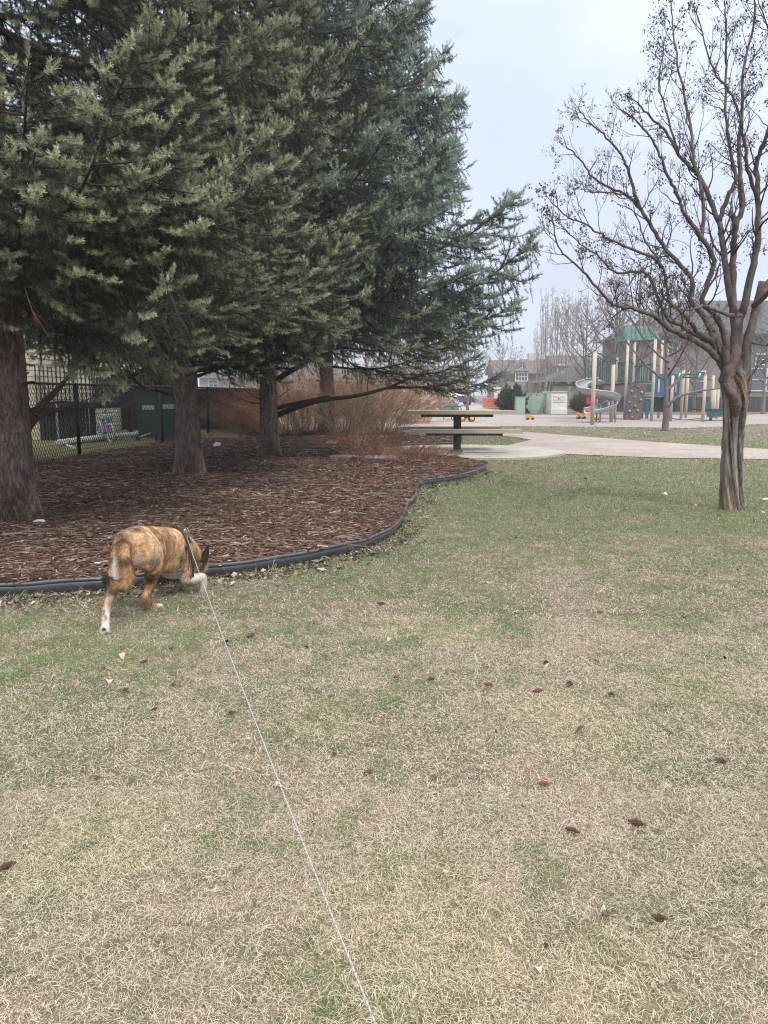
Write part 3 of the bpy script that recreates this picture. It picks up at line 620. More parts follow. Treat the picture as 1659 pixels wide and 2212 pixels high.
def limb_path(bt, pts, r0, r1, root, M, dens, L0, depth=2, name='limb', spread=1.0, start=.25, n=6, own=True, kids=(2, 4)):
    P = cr(pts, n); m = len(P); rr = [r0 + (r1 - r0) * (i / (m - 1)) ** .8 for i in range(m)]
    P = [p + Vector((bt.rd.gauss(0, 1), bt.rd.gauss(0, 1), bt.rd.gauss(0, 1))) * .005 for p in P]; r0 *= .74
    (MB().tube(P, rr, 10, True).build(name, M, root, True, True) if own else bt.mb.tube(P, rr, 6, False))
    tot = sum((P[i + 1] - P[i]).length for i in range(m - 1)); acc = 0; nxt = tot * start
    for i in range(m - 1):
        seg = (P[i + 1] - P[i]); acc += seg.length
        while acc > nxt:
            nxt += dens * bt.rd.uniform(.5, 1.5); d = seg.normalized(); o = Vector((bt.rd.gauss(0, 1), bt.rd.gauss(0, 1) * .8, bt.rd.gauss(0, 1) + .2)); o = (o - d * o.dot(d)).normalized(); a = bt.rd.uniform(.5, 1.0)
            bt.twig(P[i] + seg * bt.rd.random(), d * cos(a) + o * sin(a), L0 * bt.rd.uniform(.5, 1.2) * (1 - .45 * i / m), max(rr[i] * .42, .005), depth, kids=kids)
    bt.twig(P[-1], (P[-1] - P[-2]), L0 * .32, r1 * .9, depth)

M_bare = mat('fruit_tree_bark', (.110, .076, .068), rough=.85, var=.5, vscale=16, bump=1.0, bscale=45, stretch=(1, 1, .5), col2=(.115, .112, .095), c2scale=5, c2lo=.45, c2hi=.62, detail=8, dist=.015)
M_twigr = mat('fruit_tree_twig', (.045, .038, .042), rough=.8, var=.3, vscale=12)
M_trunkr = mat('twisted_bark', attr=True, rough=.9, var=.45, vscale=16, bump=1.0, bscale=26, stretch=(1, 1, .22), dist=.03, detail=9)
base = G(1582, 1101); YT = base.y
rt = empty('bare_tree', base, 0, 'nearest bare tree, with a split twisted grey trunk and withered leaves on its twigs', 'bare tree')
def c4(x, y, dy=0.0): return D(1350 + x / 4.552, 648 + y / 4.552, YT + dy)
def c6(x, y, dy=0.0): return D(1161 + x / 3.151, y / 3.151, YT + dy)
# fluted, twisted trunk
cent = [(1054, 2120, .13), (1050, 2030, .122), (1052, 1900, .112), (1050, 1700, .105), (1055, 1500, .100), (1065, 1300, .100), (1078, 1100, .107), (1085, 1000, .113), (1080, 900, .120), (1078, 800, .126), (1072, 740, .120)]
cp = [c4(x, y) for x, y, r in cent]; cr_r = [r for *_, r in cent]
P = cr(cp, 7); rr = np.interp(np.linspace(0, 1, len(P)), np.linspace(0, 1, len(cr_r)), cr_r); n = 72; mb = MB()
vs = []; cs = []; rgt = random.Random(2)
for i, p in enumerate(P):
    f = i / (len(P) - 1); tw = f * 2.0
    for k in range(n):
        a = 2 * pi * k / n; b = a + tw
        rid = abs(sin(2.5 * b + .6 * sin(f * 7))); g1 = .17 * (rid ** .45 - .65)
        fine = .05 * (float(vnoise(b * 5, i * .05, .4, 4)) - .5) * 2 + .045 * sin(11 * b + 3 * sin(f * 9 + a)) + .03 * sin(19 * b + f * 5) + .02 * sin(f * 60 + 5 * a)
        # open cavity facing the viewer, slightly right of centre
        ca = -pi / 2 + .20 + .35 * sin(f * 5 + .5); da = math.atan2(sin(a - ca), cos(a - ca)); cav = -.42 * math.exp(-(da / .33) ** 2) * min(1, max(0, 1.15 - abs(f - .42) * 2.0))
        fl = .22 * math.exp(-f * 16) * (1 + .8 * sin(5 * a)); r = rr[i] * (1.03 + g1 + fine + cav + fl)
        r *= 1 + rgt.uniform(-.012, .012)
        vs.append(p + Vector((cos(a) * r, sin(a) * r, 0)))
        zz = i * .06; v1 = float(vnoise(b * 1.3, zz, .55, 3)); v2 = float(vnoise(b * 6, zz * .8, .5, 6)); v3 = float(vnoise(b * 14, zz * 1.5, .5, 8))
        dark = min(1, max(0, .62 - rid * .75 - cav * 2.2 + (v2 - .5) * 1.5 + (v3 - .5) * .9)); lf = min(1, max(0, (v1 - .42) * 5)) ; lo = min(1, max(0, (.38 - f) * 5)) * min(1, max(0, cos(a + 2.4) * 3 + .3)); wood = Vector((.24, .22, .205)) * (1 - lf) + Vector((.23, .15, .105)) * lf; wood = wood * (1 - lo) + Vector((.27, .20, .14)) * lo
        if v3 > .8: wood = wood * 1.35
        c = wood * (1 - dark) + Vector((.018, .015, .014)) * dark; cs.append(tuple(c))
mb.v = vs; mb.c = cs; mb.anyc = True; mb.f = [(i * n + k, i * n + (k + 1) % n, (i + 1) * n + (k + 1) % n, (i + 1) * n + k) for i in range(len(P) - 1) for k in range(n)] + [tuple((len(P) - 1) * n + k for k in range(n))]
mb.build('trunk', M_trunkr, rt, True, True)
bt = BT(4)
def fl_limb(pts, r, name='limb', cut=None):
    P = cr(pts, 6); m = len(P); rr = np.interp(np.linspace(0, 1, m), np.linspace(0, 1, len(r)), r); rg = random.Random(len(pts) * 7 + int(r[0] * 1e4))
    MB().tube([p + Vector((rg.gauss(0, .0025), rg.gauss(0, .0025), 0)) for p in P], [x * rg.uniform(.95, 1.06) for x in rr], 12).build(name, M_bare, rt, True, True)
# the contorted stem low on the trunk
fl_limb([c4(1010, 700, -.05), c4(1005, 800, -.08), c4(1020, 880, -.11), c4(1075, 950, -.13), c4(1098, 1030, -.12), c4(1085, 1120, -.08), c4(1080, 1170, -.03)], [.055, .052, .046, .048, .05, .032, .012], 'twisted_stem')
fl_limb([c4(1110, 900, 0), c4(1150, 800, -.03), c4(1150, 740, -.04), c4(1120, 690, -.02), c4(1130, 600, .05)], [.05, .06, .06, .04, .03], 'stem')
# main stems
fl_limb([c4(1000, 800, -.02), c4(1020, 700, -.05), c4(1075, 560, -.04), c4(1092, 430, 0), c4(1105, 250, .02), c4(1135, 120, .05)], [.085, .075, .065, .06, .056, .05], 'main_stem')
fl_limb([c4(1150, 900, .03), c4(1180, 760, .03), c4(1185, 600, .05), c4(1200, 450, .08), c4(1240, 280, .1), c4(1290, 60, .12), c4(1345, -180, .15)], [.09, .068, .058, .052, .046, .040, .032], 'main_stem')
LD, LL = 20, 0
limbs = [
 ([c4(1135, 120, .05), c6(1400, 2100, 0), c6(1470, 1800, -.1), c6(1500, 1600, -.15), c6(1500, 1300, -.2), c6(1500, 1080, -.2), c6(1560, 920, -.3), c6(1620, 700, -.3)], .048, .012),
 ([c4(1120, 200, .02), c6(1345, 2130, .1), c6(1290, 1900, .2), c6(1255, 1620, .25), c6(1230, 1500, .3), c6(1110, 1220, .35), c6(1040, 1140, .4), c6(960, 1050, .45), c6(880, 900, .5), c6(760, 790, .5), c6(680, 690, .55)], .045, .008),
 ([c6(1235, 1500, .3), c6(1300, 1330, .3), c6(1350, 1200, .3), c6(1290, 900, .4), c6(1280, 500, .5), c6(1285, 200, .5), c6(1270, 0, .5)], .028, .006),
 ([c4(1080, 330, .03), c6(1330, 1800, .3), c6(1350, 1550, .3), c6(1395, 1400, .3), c6(1380, 1180, .35), c6(1370, 980, .4), c6(1390, 800, .4), c6(1400, 480, .45), c6(1470, 180, .5), c6(1480, -60, .5)], .040, .008),
 ([c4(985, 690, 0), c4(930, 600, -.02), c4(870, 530, -.05), c4(750, 430, -.1), c4(600, 360, -.2), c4(400, 250, -.3), c4(270, 150, -.4), c4(100, 92, -.5), c4(-60, 55, -.55), c6(500, 2060, -.7), c6(380, 1930, -.8), c6(270, 1810, -.9), c6(140, 1670, -.95), c6(105, 1440, -1.0)], .042, .005),
 ([c4(950, 560, .02), c4(920, 480, .05), c4(830, 410, .1), c4(700, 350, .15), c4(560, 260, .2), c4(400, 160, .3), c6(760, 1880, .5), c6(650, 1850, .55), c6(530, 1855, .6), c6(400, 1740, .7), c6(270, 1640, .75), c6(160, 1540, .8)], .034, .005),
 ([c4(900, 500, -.02), c4(860, 400, -.04), c4(740, 340, -.1), c4(650, 230, -.15), c4(550, 120, -.2), c4(430, 0, -.25), c6(850, 1820, -.35), c6(740, 1650, -.45), c6(690, 1500, -.5)], .034, .006),
 ([c4(940, 560, .05), c4(915, 440, .08), c4(860, 330, .12), c4(810, 220, .15), c4(730, 100, .2), c4(640, 0, .25), c6(1050, 1900, .3), c6(880, 1700, .35), c6(740, 1480, .4), c6(660, 1380, .42), c6(590, 1320, .45), c6(480, 1270, .5), c6(380, 1210, .55), c6(270, 1060, .6), c6(200, 1000, .6)], .044, .006),
 ([c6(700, 1430, .4), c6(640, 1250, .4), c6(600, 1120, .4), c6(550, 1020, .4), c6(430, 900, .4), c6(340, 820, .4), c6(275, 735, .4)], .020, .005),
 ([c6(600, 1325, .45), c6(500, 1310, .3), c6(380, 1310, .2), c6(310, 1290, .15)], .012, .004),
 ([c6(845, 1815, -.35), c6(760, 1740, -.5), c6(600, 1680, -.6), c6(460, 1610, -.7), c6(330, 1530, -.75), c6(200, 1470, -.8), c6(85, 1370, -.9)], .018, .005),
 ([c4(1000, 650, -.05), c4(990, 500, -.08), c4(985, 370, -.1), c4(940, 240, -.12), c4(870, 130, -.15), c4(760, 0, -.2), c6(1200, 1780, -.3), c6(1120, 1620, -.35), c6(1000, 1450, -.4), c6(950, 1330, -.45), c6(880, 1180, -.5), c6(810, 1000, -.55), c6(700, 850, -.6), c6(560, 740, -.65)], .045, .006),
 ([c6(1110, 1640, -.3), c6(1130, 1400, -.3), c6(1060, 1050, -.2), c6(1030, 800, -.1), c6(960, 480, 0), c6(930, 250, .1), c6(905, 0, .2)], .022, .005),
 ([c6(960, 1050, .45), c6(880, 780, .5), c6(830, 560, .5), c6(860, 350, .6)], .013, .005),
 ([c6(1500, 1350, -.2), c6(1430, 1150, -.5), c6(1400, 900, -.6), c6(1330, 650, -.7), c6(1200, 480, -.8), c6(1090, 130, -.8)], .022, .005),
 ([c4(1290, 60, .12), c6(1560, 1950, .15), c6(1640, 1800, .2), c6(1760, 1500, .3), c6(1900, 1200, .3), c6(2000, 800, .4), c6(2100, 300, .5)], .040, .008),
 ([c6(1480, 2080, -.1), c6(1560, 2000, -.3), c6(1700, 1900, -.5), c6(1900, 1750, -.7), c6(2200, 1500, -.9)], .034, .006),
 ([c6(1600, 900, -.3), c6(1640, 600, -.3), c6(1600, 300, -.4), c6(1500, 0, -.5)], .016, .005),
 ([c6(1330, 2150, -.1), c4(860, 90, -.35), c4(760, 60, -.5), c4(650, 100, -.6), c4(560, 90, -.7)], .022, .005),
 ([c4(1250, 430, .0), c4(1420, 440, -.1), c4(1700, 445, -.2)], .012, .005),
 ([c4(1215, 780, -.05), c4(1290, 680, -.1), c4(1380, 590, -.2), c4(1500, 500, -.3)], .009, .003),
]
for pts, r0, r1 in limbs: limb_path(bt, pts, r0, r1, rt, M_bare, .105, .60, 2, kids=(3, 4))
tw = bt.mb.build('twigs', M_twigr, rt, True, True)
# withered leaves: little pinnate bunches hanging from the twig ends
def leaf_bunches(tips, n, sz, seed, cols):
    rg = np.random.default_rng(seed); T = np.array([tuple(t[0]) for t in tips]); cl = vnoise(T[:, 0] * 1 + T[:, 1], T[:, 2], .45, 17); T = T[cl > .47]; i = rg.integers(0, len(T), n); P = T[i] + rg.normal(0, sz * .9, (n, 3)) - np.array([0, 0, sz * .6])
    az = rg.uniform(0, 2 * pi, n); el = rg.normal(-.7, .6, n); u = np.stack([np.cos(az) * np.cos(el), np.sin(az) * np.cos(el), np.sin(el)], 1); v = np.cross(u, rg.normal(0, 1, (n, 3))); v /= np.linalg.norm(v, axis=1)[:, None]; w = np.cross(u, v)
    L = sz * rg.uniform(.5, 1.3, (n, 1)); B = L * .32
    V = np.stack([P, P + u * L * .45 + v * B + w * B * .4, P + u * L, P + u * L * .45 - v * B + w * B * .4], 1).reshape(-1, 3); b = (np.arange(n) * 4)[:, None]
    C = np.array(cols)[rg.integers(0, len(cols), n)] * rg.uniform(.7, 1.2, (n, 1)); return np_mesh('leaf_cluster', V, [b + np.array([0, 1, 2, 3])], np.repeat(C, 4, 0))
M_leaf = mat('withered_leaf', attr=True, rough=.8, trans=.25)
k = int(len(bt.tips) * 1.9)
link('withered_leaves', leaf_bunches(bt.tips, min(k, 9500), .025, 3, [(.10, .09, .055), (.08, .07, .05), (.14, .115, .065), (.09, .06, .045)]), M_leaf, rt, world=True)

# small bare trees of the background: three builds, then copies
M_bgb = mat('grey_tree_bark', (.17, .145, .13), rough=.9, var=.3, vscale=8, bump=.6, bscale=25, stretch=(1, 1, .4))
M_bgt = mat('grey_tree_twig', (.155, .13, .12), rough=.9)
def bg_tree(seed, Ht, rad, r0, stemh, nl, name, label, kind='round', M=None, Mt=None, tw=.6, dens=.2, depth=2):
    M = M or M_bgb; Mt = Mt or M_bgt
    rd = random.Random(seed); root = empty(name, (0, 0, 0), 0, label, 'bare tree', 'bare trees beyond the lawn'); b = BT(seed, .0065)
    P = cr([Vector((0, 0, -.05)), Vector((rd.uniform(-.04, .04), 0, stemh * .5)), Vector((rd.uniform(-.08, .08), 0, stemh)), Vector((rd.uniform(-.2, .2), 0, stemh + (Ht - stemh) * .5)), Vector((0, 0, Ht))], 5); m = len(P)
    MB().tube(P, [r0 * (1.25 if i == 0 else 1) * (1 - .93 * (i / (m - 1)) ** .9) for i in range(m)], 10).build('trunk', M, root, True, True)
    for k in range(nl):
        f = (k + .5) / nl; z = stemh * .9 + (Ht - stemh) * f * .75; a = k * 2.4 + rd.uniform(-.4, .4)
        if kind == 'round': out = rad * (1 - .55 * f) * rd.uniform(.75, 1.1); rise = (Ht - z) * rd.uniform(.45, .75)
        else: out = rad * rd.uniform(.5, 1); rise = (Ht - z) * rd.uniform(.6, .95)
        d = Vector((cos(a), sin(a), 0)); p0 = Vector((0, 0, z)) ; pts = [p0, p0 + d * out * .35 + Vector((0, 0, rise * (.22 if kind == 'round' else .1))), p0 + d * out * .75 + Vector((rd.uniform(-.1, .1), rd.uniform(-.1, .1), rise * (.6 if kind == 'round' else .45))), p0 + d * out + Vector((0, 0, rise))]
        limb_path(b, pts, r0 * .42 * (1 - .5 * f), r0 * .06 + .003, root, M, dens, tw * rad * .5, depth, own=False, start=.2, n=4)
    b.mb.build('branches', Mt, root, True, True); return root
t_young = bg_tree(41, 5.4, 2.3, .135, 1.45, 13, 'bare_tree', 'young bare tree on the strip of grass between the path and the playground', dens=.22)
t_young.location = G(1437, 931)
MB().tube(cr([D(1440, 880, 26.3), D(1465, 858, 26.2), D(1510, 845, 26.1), D(1560, 838, 26.0)], 4), [.055] * 5 + [.04] * 4 + [.03] * 3 + [.02], 8).build('limb', M_bgb, t_young, True, True)
tA = bg_tree(42, 8.5, 3.6, .17, 2.0, 18, 'bare_tree', 'bare spreading tree behind the curved slide', dens=.34, depth=3, tw=.75); tA.location = D(1325, 893, 50).xy.to_3d()
tB = bg_tree(43, 9.5, .9, .10, .8, 18, 'poplar_tree', 'slim bare poplar standing behind the green utility cabinets', kind='col', M=mat('poplar_bark', (.30, .27, .23), rough=.9, var=.2), Mt=mat('poplar_twig', (.30, .26, .23), rough=.9), tw=1.3, dens=.28, depth=2)
tB.location = D(1178, 880, 62).xy.to_3d(); tB['label'] = 'leftmost of the slim bare poplars above the green utility cabinets'
def put(src, px, Y, rz, s, label, sz=None):
    c = copy_tree(src); c.location = D(px, 860, Y).xy.to_3d(); c.rotation_euler.z = rz; c.scale = (s, s, sz or s); c['label'] = label; return c
put(tB, 1200, 64, 1.0, .95, 'second poplar from the left above the green utility cabinets')
put(tB, 1229, 63, 2.0, 1.0, 'poplar rising directly behind the white utility cabinet')
put(tB, 1165, 70, 3.0, .85, 'short slim poplar beside the juniper', .8)
put(tA, 1262, 66, 1.3, 1.15, 'tall bare tree between the poplars and the slide')
put(tA, 1370, 44, 2.4, 1.02, 'bare tree behind the play tower')
put(tA, 1085, 105, .5, 1.0, 'faint bare tree in front of the left end of the townhouses')
put(tA, 1500, 54, 4.0, .9, 'bare tree in front of the big gabled house')
put(tA, 1650, 50, .8, .9, 'bare tree behind the nearest bare tree at the right edge')
put(t_young, 1010, 60, 1.7, 1.0, 'bare tree beside the parked purple car'); 
M_dark = mat('dark_tree_bark', (.10, .08, .07), rough=.9, var=.3)
for i, (px, Y, s, lb) in enumerate([(952, 46, 1.1, 'dark multi-stemmed bare tree left of the green park bench'), (880, 52, 1.3, 'bare tree above the orange shrubs, left of the picnic table'), (790, 60, 1.3, 'bare tree between the spruce boughs and the orange shrubs'), (690, 48, 1.1, 'bare tree half hidden behind the farthest spruce'), (600, 44, 1.0, 'bare tree seen past the third spruce trunk'), (520, 50, 1.2, 'bare tree beyond the dark fence'), (845, 80, 1.6, 'tall faint bare tree far behind the shrubs')]):
    put(t_young if i % 2 == 0 else tA, px, Y, i * 1.1, s * (1 if i % 2 == 0 else .75), lb)

# ------------------------------------------------------------------ shrubs
M_osier = mat('osier_stem', attr=True, rough=.75)
def shrub(base, n, h, rad, lean, seed, label, cols, group='bare orange shrubs behind the mulch bed', br=6, r=.006):
    rd = random.Random(seed); root = empty('shrub', base, 0, label, 'shrub', group); mb = MB()
    for i in range(n):
        a = rd.uniform(0, 2 * pi); rr = rd.random() ** .5 * rad * .35; p = Vector((cos(a) * rr, sin(a) * rr, 0)); out = rd.uniform(.05, 1) ** .7; L = h * rd.uniform(.6, 1.15)
        d = Vector((cos(a) * out * .75 + lean, sin(a) * out * .75, 1)).normalized(); pts = [p.copy()]; m = 6
        for k in range(m):
            d = (d + Vector((cos(a) * out * .09 + rd.gauss(0, .06) + lean * .12, sin(a) * out * .09 + rd.gauss(0, .06), -.05 * out * k))).normalized(); p = p + d * L / m; pts.append(p.copy())
        mb.color(tuple(Vector(rd.choice(cols)) * rd.uniform(.7, 1.2))); mb.tube(pts, [r * (1 - .72 * k / m) for k in range(m + 1)], 3, False)
        for b in range(br):
            k = rd.randint(2, m - 1); q = pts[k]; dd = (d + Vector((rd.gauss(0, .6), rd.gauss(0, .6), rd.gauss(.1, .35)))).normalized(); l2 = L * rd.uniform(.12, .32)
            q2 = q + dd * l2 * .5; q3 = q2 + (dd + Vector((rd.gauss(0, .2), rd.gauss(0, .2), .2))).normalized() * l2 * .5; mb.tube([q, q2, q3], [r * .5, r * .4, r * .22], 3, False)
            for c in range(2): e = (dd + Vector((rd.gauss(0, .7), rd.gauss(0, .7), rd.gauss(.2, .4)))).normalized(); mb.tube([q2, q2 + e * l2 * .5], [r * .35, r * .2], 3, False)
    mb.build('stems', M_osier, root, False, False); return root
OR = [(.52, .27, .17), (.58, .34, .22), (.44, .20, .12), (.66, .46, .32), (.36, .21, .14)]
BR = [(.52, .37, .26), (.44, .29, .20), (.60, .47, .34), (.48, .25, .16), (.36, .26, .18)]
shrub(G(610, 944), 170, 2.25, 1.6, -.42, 1, 'orange shrub whose stems arch left between the second and third spruce trunks', OR)
shrub(G(535, 941), 150, 1.9, 1.6, -.25, 10, 'leftmost orange shrub, reaching over the fence towards the second spruce trunk', OR)
shrub(G(668, 940), 130, 2.2, 1.2, .05, 2, 'orange shrub just right of the third spruce trunk', OR)
shrub(G(752, 946), 200, 2.15, 1.4, .0, 3, 'tan fan-shaped shrub in the middle of the shrub row', BR)
shrub(G(826, 943), 200, 1.95, 1.5, .10, 4, 'brown shrub left of the picnic table', BR)
shrub(G(792, 925), 200, 2.6, 1.8, .0, 5, 'tall reddish shrub at the back of the shrub row', OR)
shrub(G(890, 915), 220, 2.5, 2.2, .0, 6, 'reddish shrub farther off behind the left end of the picnic table', OR)
shrub(G(560, 925), 120, 2.3, 1.6, -.2, 7, 'orange shrub against the dark end of the chain link fence', OR)
shrub(G(690, 915), 200, 2.8, 2.2, .0, 8, 'tall orange shrub behind the farthest spruce trunk', OR)
shrub(G(830, 903), 160, 2.6, 2.6, .0, 9, 'distant brown shrub seen over the shrub row', BR)
RD = [(.22, .085, .05), (.28, .13, .08), (.16, .065, .045), (.34, .20, .12)]
for i, (px, py, n, h, rad, lb) in enumerate([(770, 966, 300, .42, 1.3, 'low russet shrub spreading under the tan fan-shaped shrub'), (860, 984, 260, .34, 1.0, 'low russet tuft at the left rim of the concrete pad'), (905, 996, 200, .30, .9, 'low russet tuft along the front rim of the concrete pad'), (700, 1000, 120, .16, 1.0, 'thin low russet tuft on the mulch in front of the third spruce'), (815, 990, 180, .26, .8, 'low russet tuft between the stones and the pad')]):
    shrub(G(px, py, .07), n, h, rad * 2.2, 0, 20 + i, lb, RD, 'low russet shrubs on the mulch', br=3, r=.0035)
M_dry = mat('dry_grass', attr=True, rough=.8)
def dry_tuft(px, py, n, h, rad, label, seed, z=.03):
    rd = random.Random(seed); mb = MB()
    for i in range(n):
        a = rd.uniform(0, 6.3); q = rd.random() ** .6 * rad; p = Vector((cos(a) * q, sin(a) * q * .6, 0)); b = rd.uniform(0, 6.3); l = h * rd.uniform(.5, 1.2); d = Vector((cos(b) * .5, sin(b) * .5, 1)).normalized(); c = rd.choice([(.42, .33, .19), (.5, .42, .26), (.33, .24, .14)])
        mb.color(c).tube([p, p + d * l * .5, p + d * l + Vector((cos(b), sin(b), -.6)) * l * .3], [.004, .003, .001], 3, False)
    o = mb.build('grass_tuft', M_dry, None, False, False, loc=G(px, py, z)); tag(o, label, 'grass tuft', 'dry grass tufts along the fence')
for i, (px, py, lb) in enumerate([(500, 940, 'straw coloured grass tuft at the foot of the fence left of the third spruce'), (468, 952, 'straw coloured grass tuft just right of the second spruce trunk'), (540, 936, 'straw coloured grass tuft where the fence meets the orange shrub'), (310, 985, 'flat straw coloured grass tuft at the fence left of the second spruce'), (250, 1000, 'low straw coloured grass tuft by the flat grey stone')]):
    dry_tuft(px, py, 420 if i < 3 else 240, .30 if i < 3 else .13, .75, lb, 60 + i)
# ------------------------------------------------------------------ fence and back yard
M_blk = mat('black_wire', (.012, .012, .013), rough=.5)
M_post = mat('fence_post_black', (.02, .02, .022), rough=.5)
fence = empty('chain_link_fence', (-5.85, 14.8, 0), 0, 'black chain link fence running back behind the spruce trunks', 'fence')
FA = [Vector((-6.42, 8.5, 0)), Vector((-6.1, 12.0, 0)), Vector((-5.85, 14.8, 0)), Vector((-5.45, 19, 0)), Vector((-4.95, 21.8, 0)), Vector((-4.25, 25.6, 0))]
FH = 1.42
cum = [0]
for i in range(len(FA) - 1): cum.append(cum[-1] + (FA[i + 1] - FA[i]).length)
def fa(s):
    s = max(0, min(s, cum[-1]))
    for i in range(len(FA) - 1):
        if s <= cum[i + 1]: return FA[i] + (FA[i + 1] - FA[i]) * ((s - cum[i]) / (cum[i + 1] - cum[i]))
mb = MB(); stp = .085; s = -FH * .8
while s < cum[-1] + FH * .8:
    for sg in (1, -1):
        a0, a1 = s, s + sg * FH * .62; z0, z1 = .04, FH
        if a0 < 0: z0 = .04 + (0 - a0) / (a1 - a0) * FH if a1 > a0 else None; a0 = 0
        if z0 is None or a0 > cum[-1] or a1 < 0 or a1 > cum[-1] or z0 > FH: continue
        A = fa(a0); B = fa(a1); mb.bar((A.x, A.y, z0), (B.x, B.y, z1), .0065)
    s += stp
mb.build('wire_mesh', M_blk, fence, False, True)
MB().tube([p + Vector((0, 0, FH + .02)) for p in FA], .022, 8).build('top_rail', mat('fence_rail', (.10, .10, .11), rough=.35, metal=.6), fence, True, True)
for p in FA[1:]: MB().cyl((p.x, p.y, -.02), (p.x, p.y, FH + .04), .036, n=10).build('post', M_post, fence, True, True)

M_board = mat('dark_boards', (.035, .027, .026), rough=.9, var=.3, vscale=9, stretch=(1, 1, .2))
bf = empty('board_fence', (-9, 30, 0), 0, 'dark wooden privacy fence across the end of the back yards', 'fence'); 
for x in np.arange(-14.5, -3.2, .16): pass
mb = MB()
for i, x in enumerate(np.arange(-13.0, -3.8, .15)): mb.box((x, 27.2 + (x + 13) * .05 + (i % 2) * .012, .72), (.152, .018, 1.45 + (i % 3) * .01))
mb.build('boards', M_board, bf, False, True); MB().box((-8.4, 27.5, 1.2), (9.2, .05, .09)).build('rail', M_board, bf, False, True)

# the cream sided house behind the fence
M_cream = mat('cream_siding', (.60, .54, .43), rough=.8, var=.08, vscale=3)
M_deckd = mat('deck_dark', (.03, .026, .026), rough=.8)
hs = empty('house', (-13.5, 21, 0), 0, 'cream sided house glimpsed behind the fence at the left edge', 'house')
mb = MB(); mb.box((-14.3, 25, 2.7), (10, 8, 5.4))
for i in range(34): mb.box((-9.285, 25, .1 + i * .155), (.022, 8, .13), M=Matrix.Rotation(-.08, 4, 'Y')); mb.box((-14.3, 20.985, .1 + i * .155), (10, .022, .13), M=Matrix.Rotation(.08, 4, 'X'))
mb.build('wall', M_cream, hs, False, True)
w = MB().box((-11.2, 20.94, 1.9), (1.3, .06, 1.4)).build('window', mat('white_trim', (.75, .75, .72), rough=.5), hs, False, True); MB().box((-11.2, 20.90, 1.9), (1.12, .02, 1.22)).build('pane', mat('dark_glass', (.03, .035, .04), rough=.1), w, False, True)
dk = empty('deck', (-10.5, 21, 0), 0, 'dark raised deck with a black balustrade in the back yard', 'deck')
MB().box((-8.5, 22.4, .95), (1.5, 3.4, .14)).build('platform', M_deckd, dk, False, True)
mb = MB()
for x in np.arange(-9.25, -7.75, .11): mb.box((x, 20.75, 1.5), (.025, .025, 1.0))
for y in np.arange(20.8, 24.1, .11): mb.box((-7.78, y, 1.5), (.025, .025, 1.0))
mb.build('balusters', M_deckd, dk, False, True); MB().box((-8.5, 20.75, 2.02), (1.6, .07, .05)).build('handrail', mat('deck_handrail', (.25, .25, .26), rough=.4), dk, False, True)
for x, y in [(-9.2, 20.9), (-7.85, 20.9), (-7.85, 24)]: MB().box((x, y, .46), (.12, .12, .9)).build('post', M_deckd, dk, False, True)
mb = MB()
for i in range(14): mb.box((-7.98 - i * .085, 20.86, .46), (.06, .03, .84))
mb.build('skirting', M_deckd, dk, False, True)

def wheel(mb, c, r, ax, t=.02, spokes=8):
    c = Vector(c); ax = Vector(ax).normalized(); u = ax.cross(Vector((0, 0, 1))).normalized(); v = ax.cross(u); mb.tube([c + (u * cos(2 * pi * k / 20) + v * sin(2 * pi * k / 20)) * r for k in range(21)], t, 6, False)
    for k in range(spokes): a = 2 * pi * k / spokes; mb.tube([c, c + (u * cos(a) + v * sin(a)) * r], .004, 3, False)
M_pur = mat('purple_paint', (.45, .25, .60), rough=.35); M_teal = mat('teal_plastic', (.10, .42, .40), rough=.5); M_wh = mat('white_paint', (.78, .78, .76), rough=.5); M_tyre = mat('tyre_pale', (.45, .55, .55), rough=.7); M_black = mat('black_rubber', (.02, .02, .02), rough=.7)
b0 = D(228, 940, 20.3); b0.z = .02; bk = empty('bicycle', b0, 0, "child's purple bicycle with white handlebars leaning behind the chain link fence", 'bicycle')
f = Vector((.62, -.78, 0)); c = Vector((b0.x, b0.y, 0)); W1 = c + f * -.40 + Vector((0, 0, .26)); W2 = c + f * .40 + Vector((0, 0, .26)); axw = Vector((.78, .62, 0))
for wc in (W1, W2): m_ = MB(); wheel(m_, wc, .235, axw, .03); m_.build('wheel', M_tyre, bk, True, True)
seat = c + f * -.16 + Vector((0, 0, .58)); bbk = c + f * -.03 + Vector((0, 0, .26)); head = c + f * .24 + Vector((0, 0, .60))
m_ = MB(); m_.tube([W1, bbk], .012, 6); m_.tube([W1, seat - Vector((0, 0, .1))], .012, 6); m_.tube([bbk, seat], .026, 6); m_.tube([bbk, head - Vector((0, 0, .12))], .042, 6); m_.tube([head - Vector((0, 0, .2)), head], .035, 6); m_.tube([seat - Vector((0, 0, .08)), head - Vector((0, 0, .05))], .03, 6); m_.tube([W2, head - Vector((0, 0, .15))], .02, 6); m_.build('frame', M_pur, bk, True, True)
MB().ell(seat + Vector((0, 0, .03)), (.07, .12, .04)).build('saddle', M_teal, bk, True, True)
hb = head + Vector((0, 0, .14)); MB().tube([head, hb], .014, 6).tube(cr([hb - axw * .28 + Vector((0, 0, .12)), hb - axw * .14, hb, hb + axw * .14, hb + axw * .28 + Vector((0, 0, .12))], 3), .014, 6).build('handlebar', M_wh, bk, True, True)
for s_ in (-1, 1): MB().box(bbk + axw * s_ * .12 + Vector((0, 0, -.02)), (.09, .07, .02)).build('pedal', M_wh, bk, False, True)
MB().box(head + f * .1 + Vector((0, 0, .02)), (.13, .10, .10)).build('basket', M_teal, bk, False, True)
s0 = D(278, 938, 21); s0.z = .02; scq = empty('scooter', s0, 0, 'small white and teal scooter lying on the grass right of the purple bicycle', 'scooter')
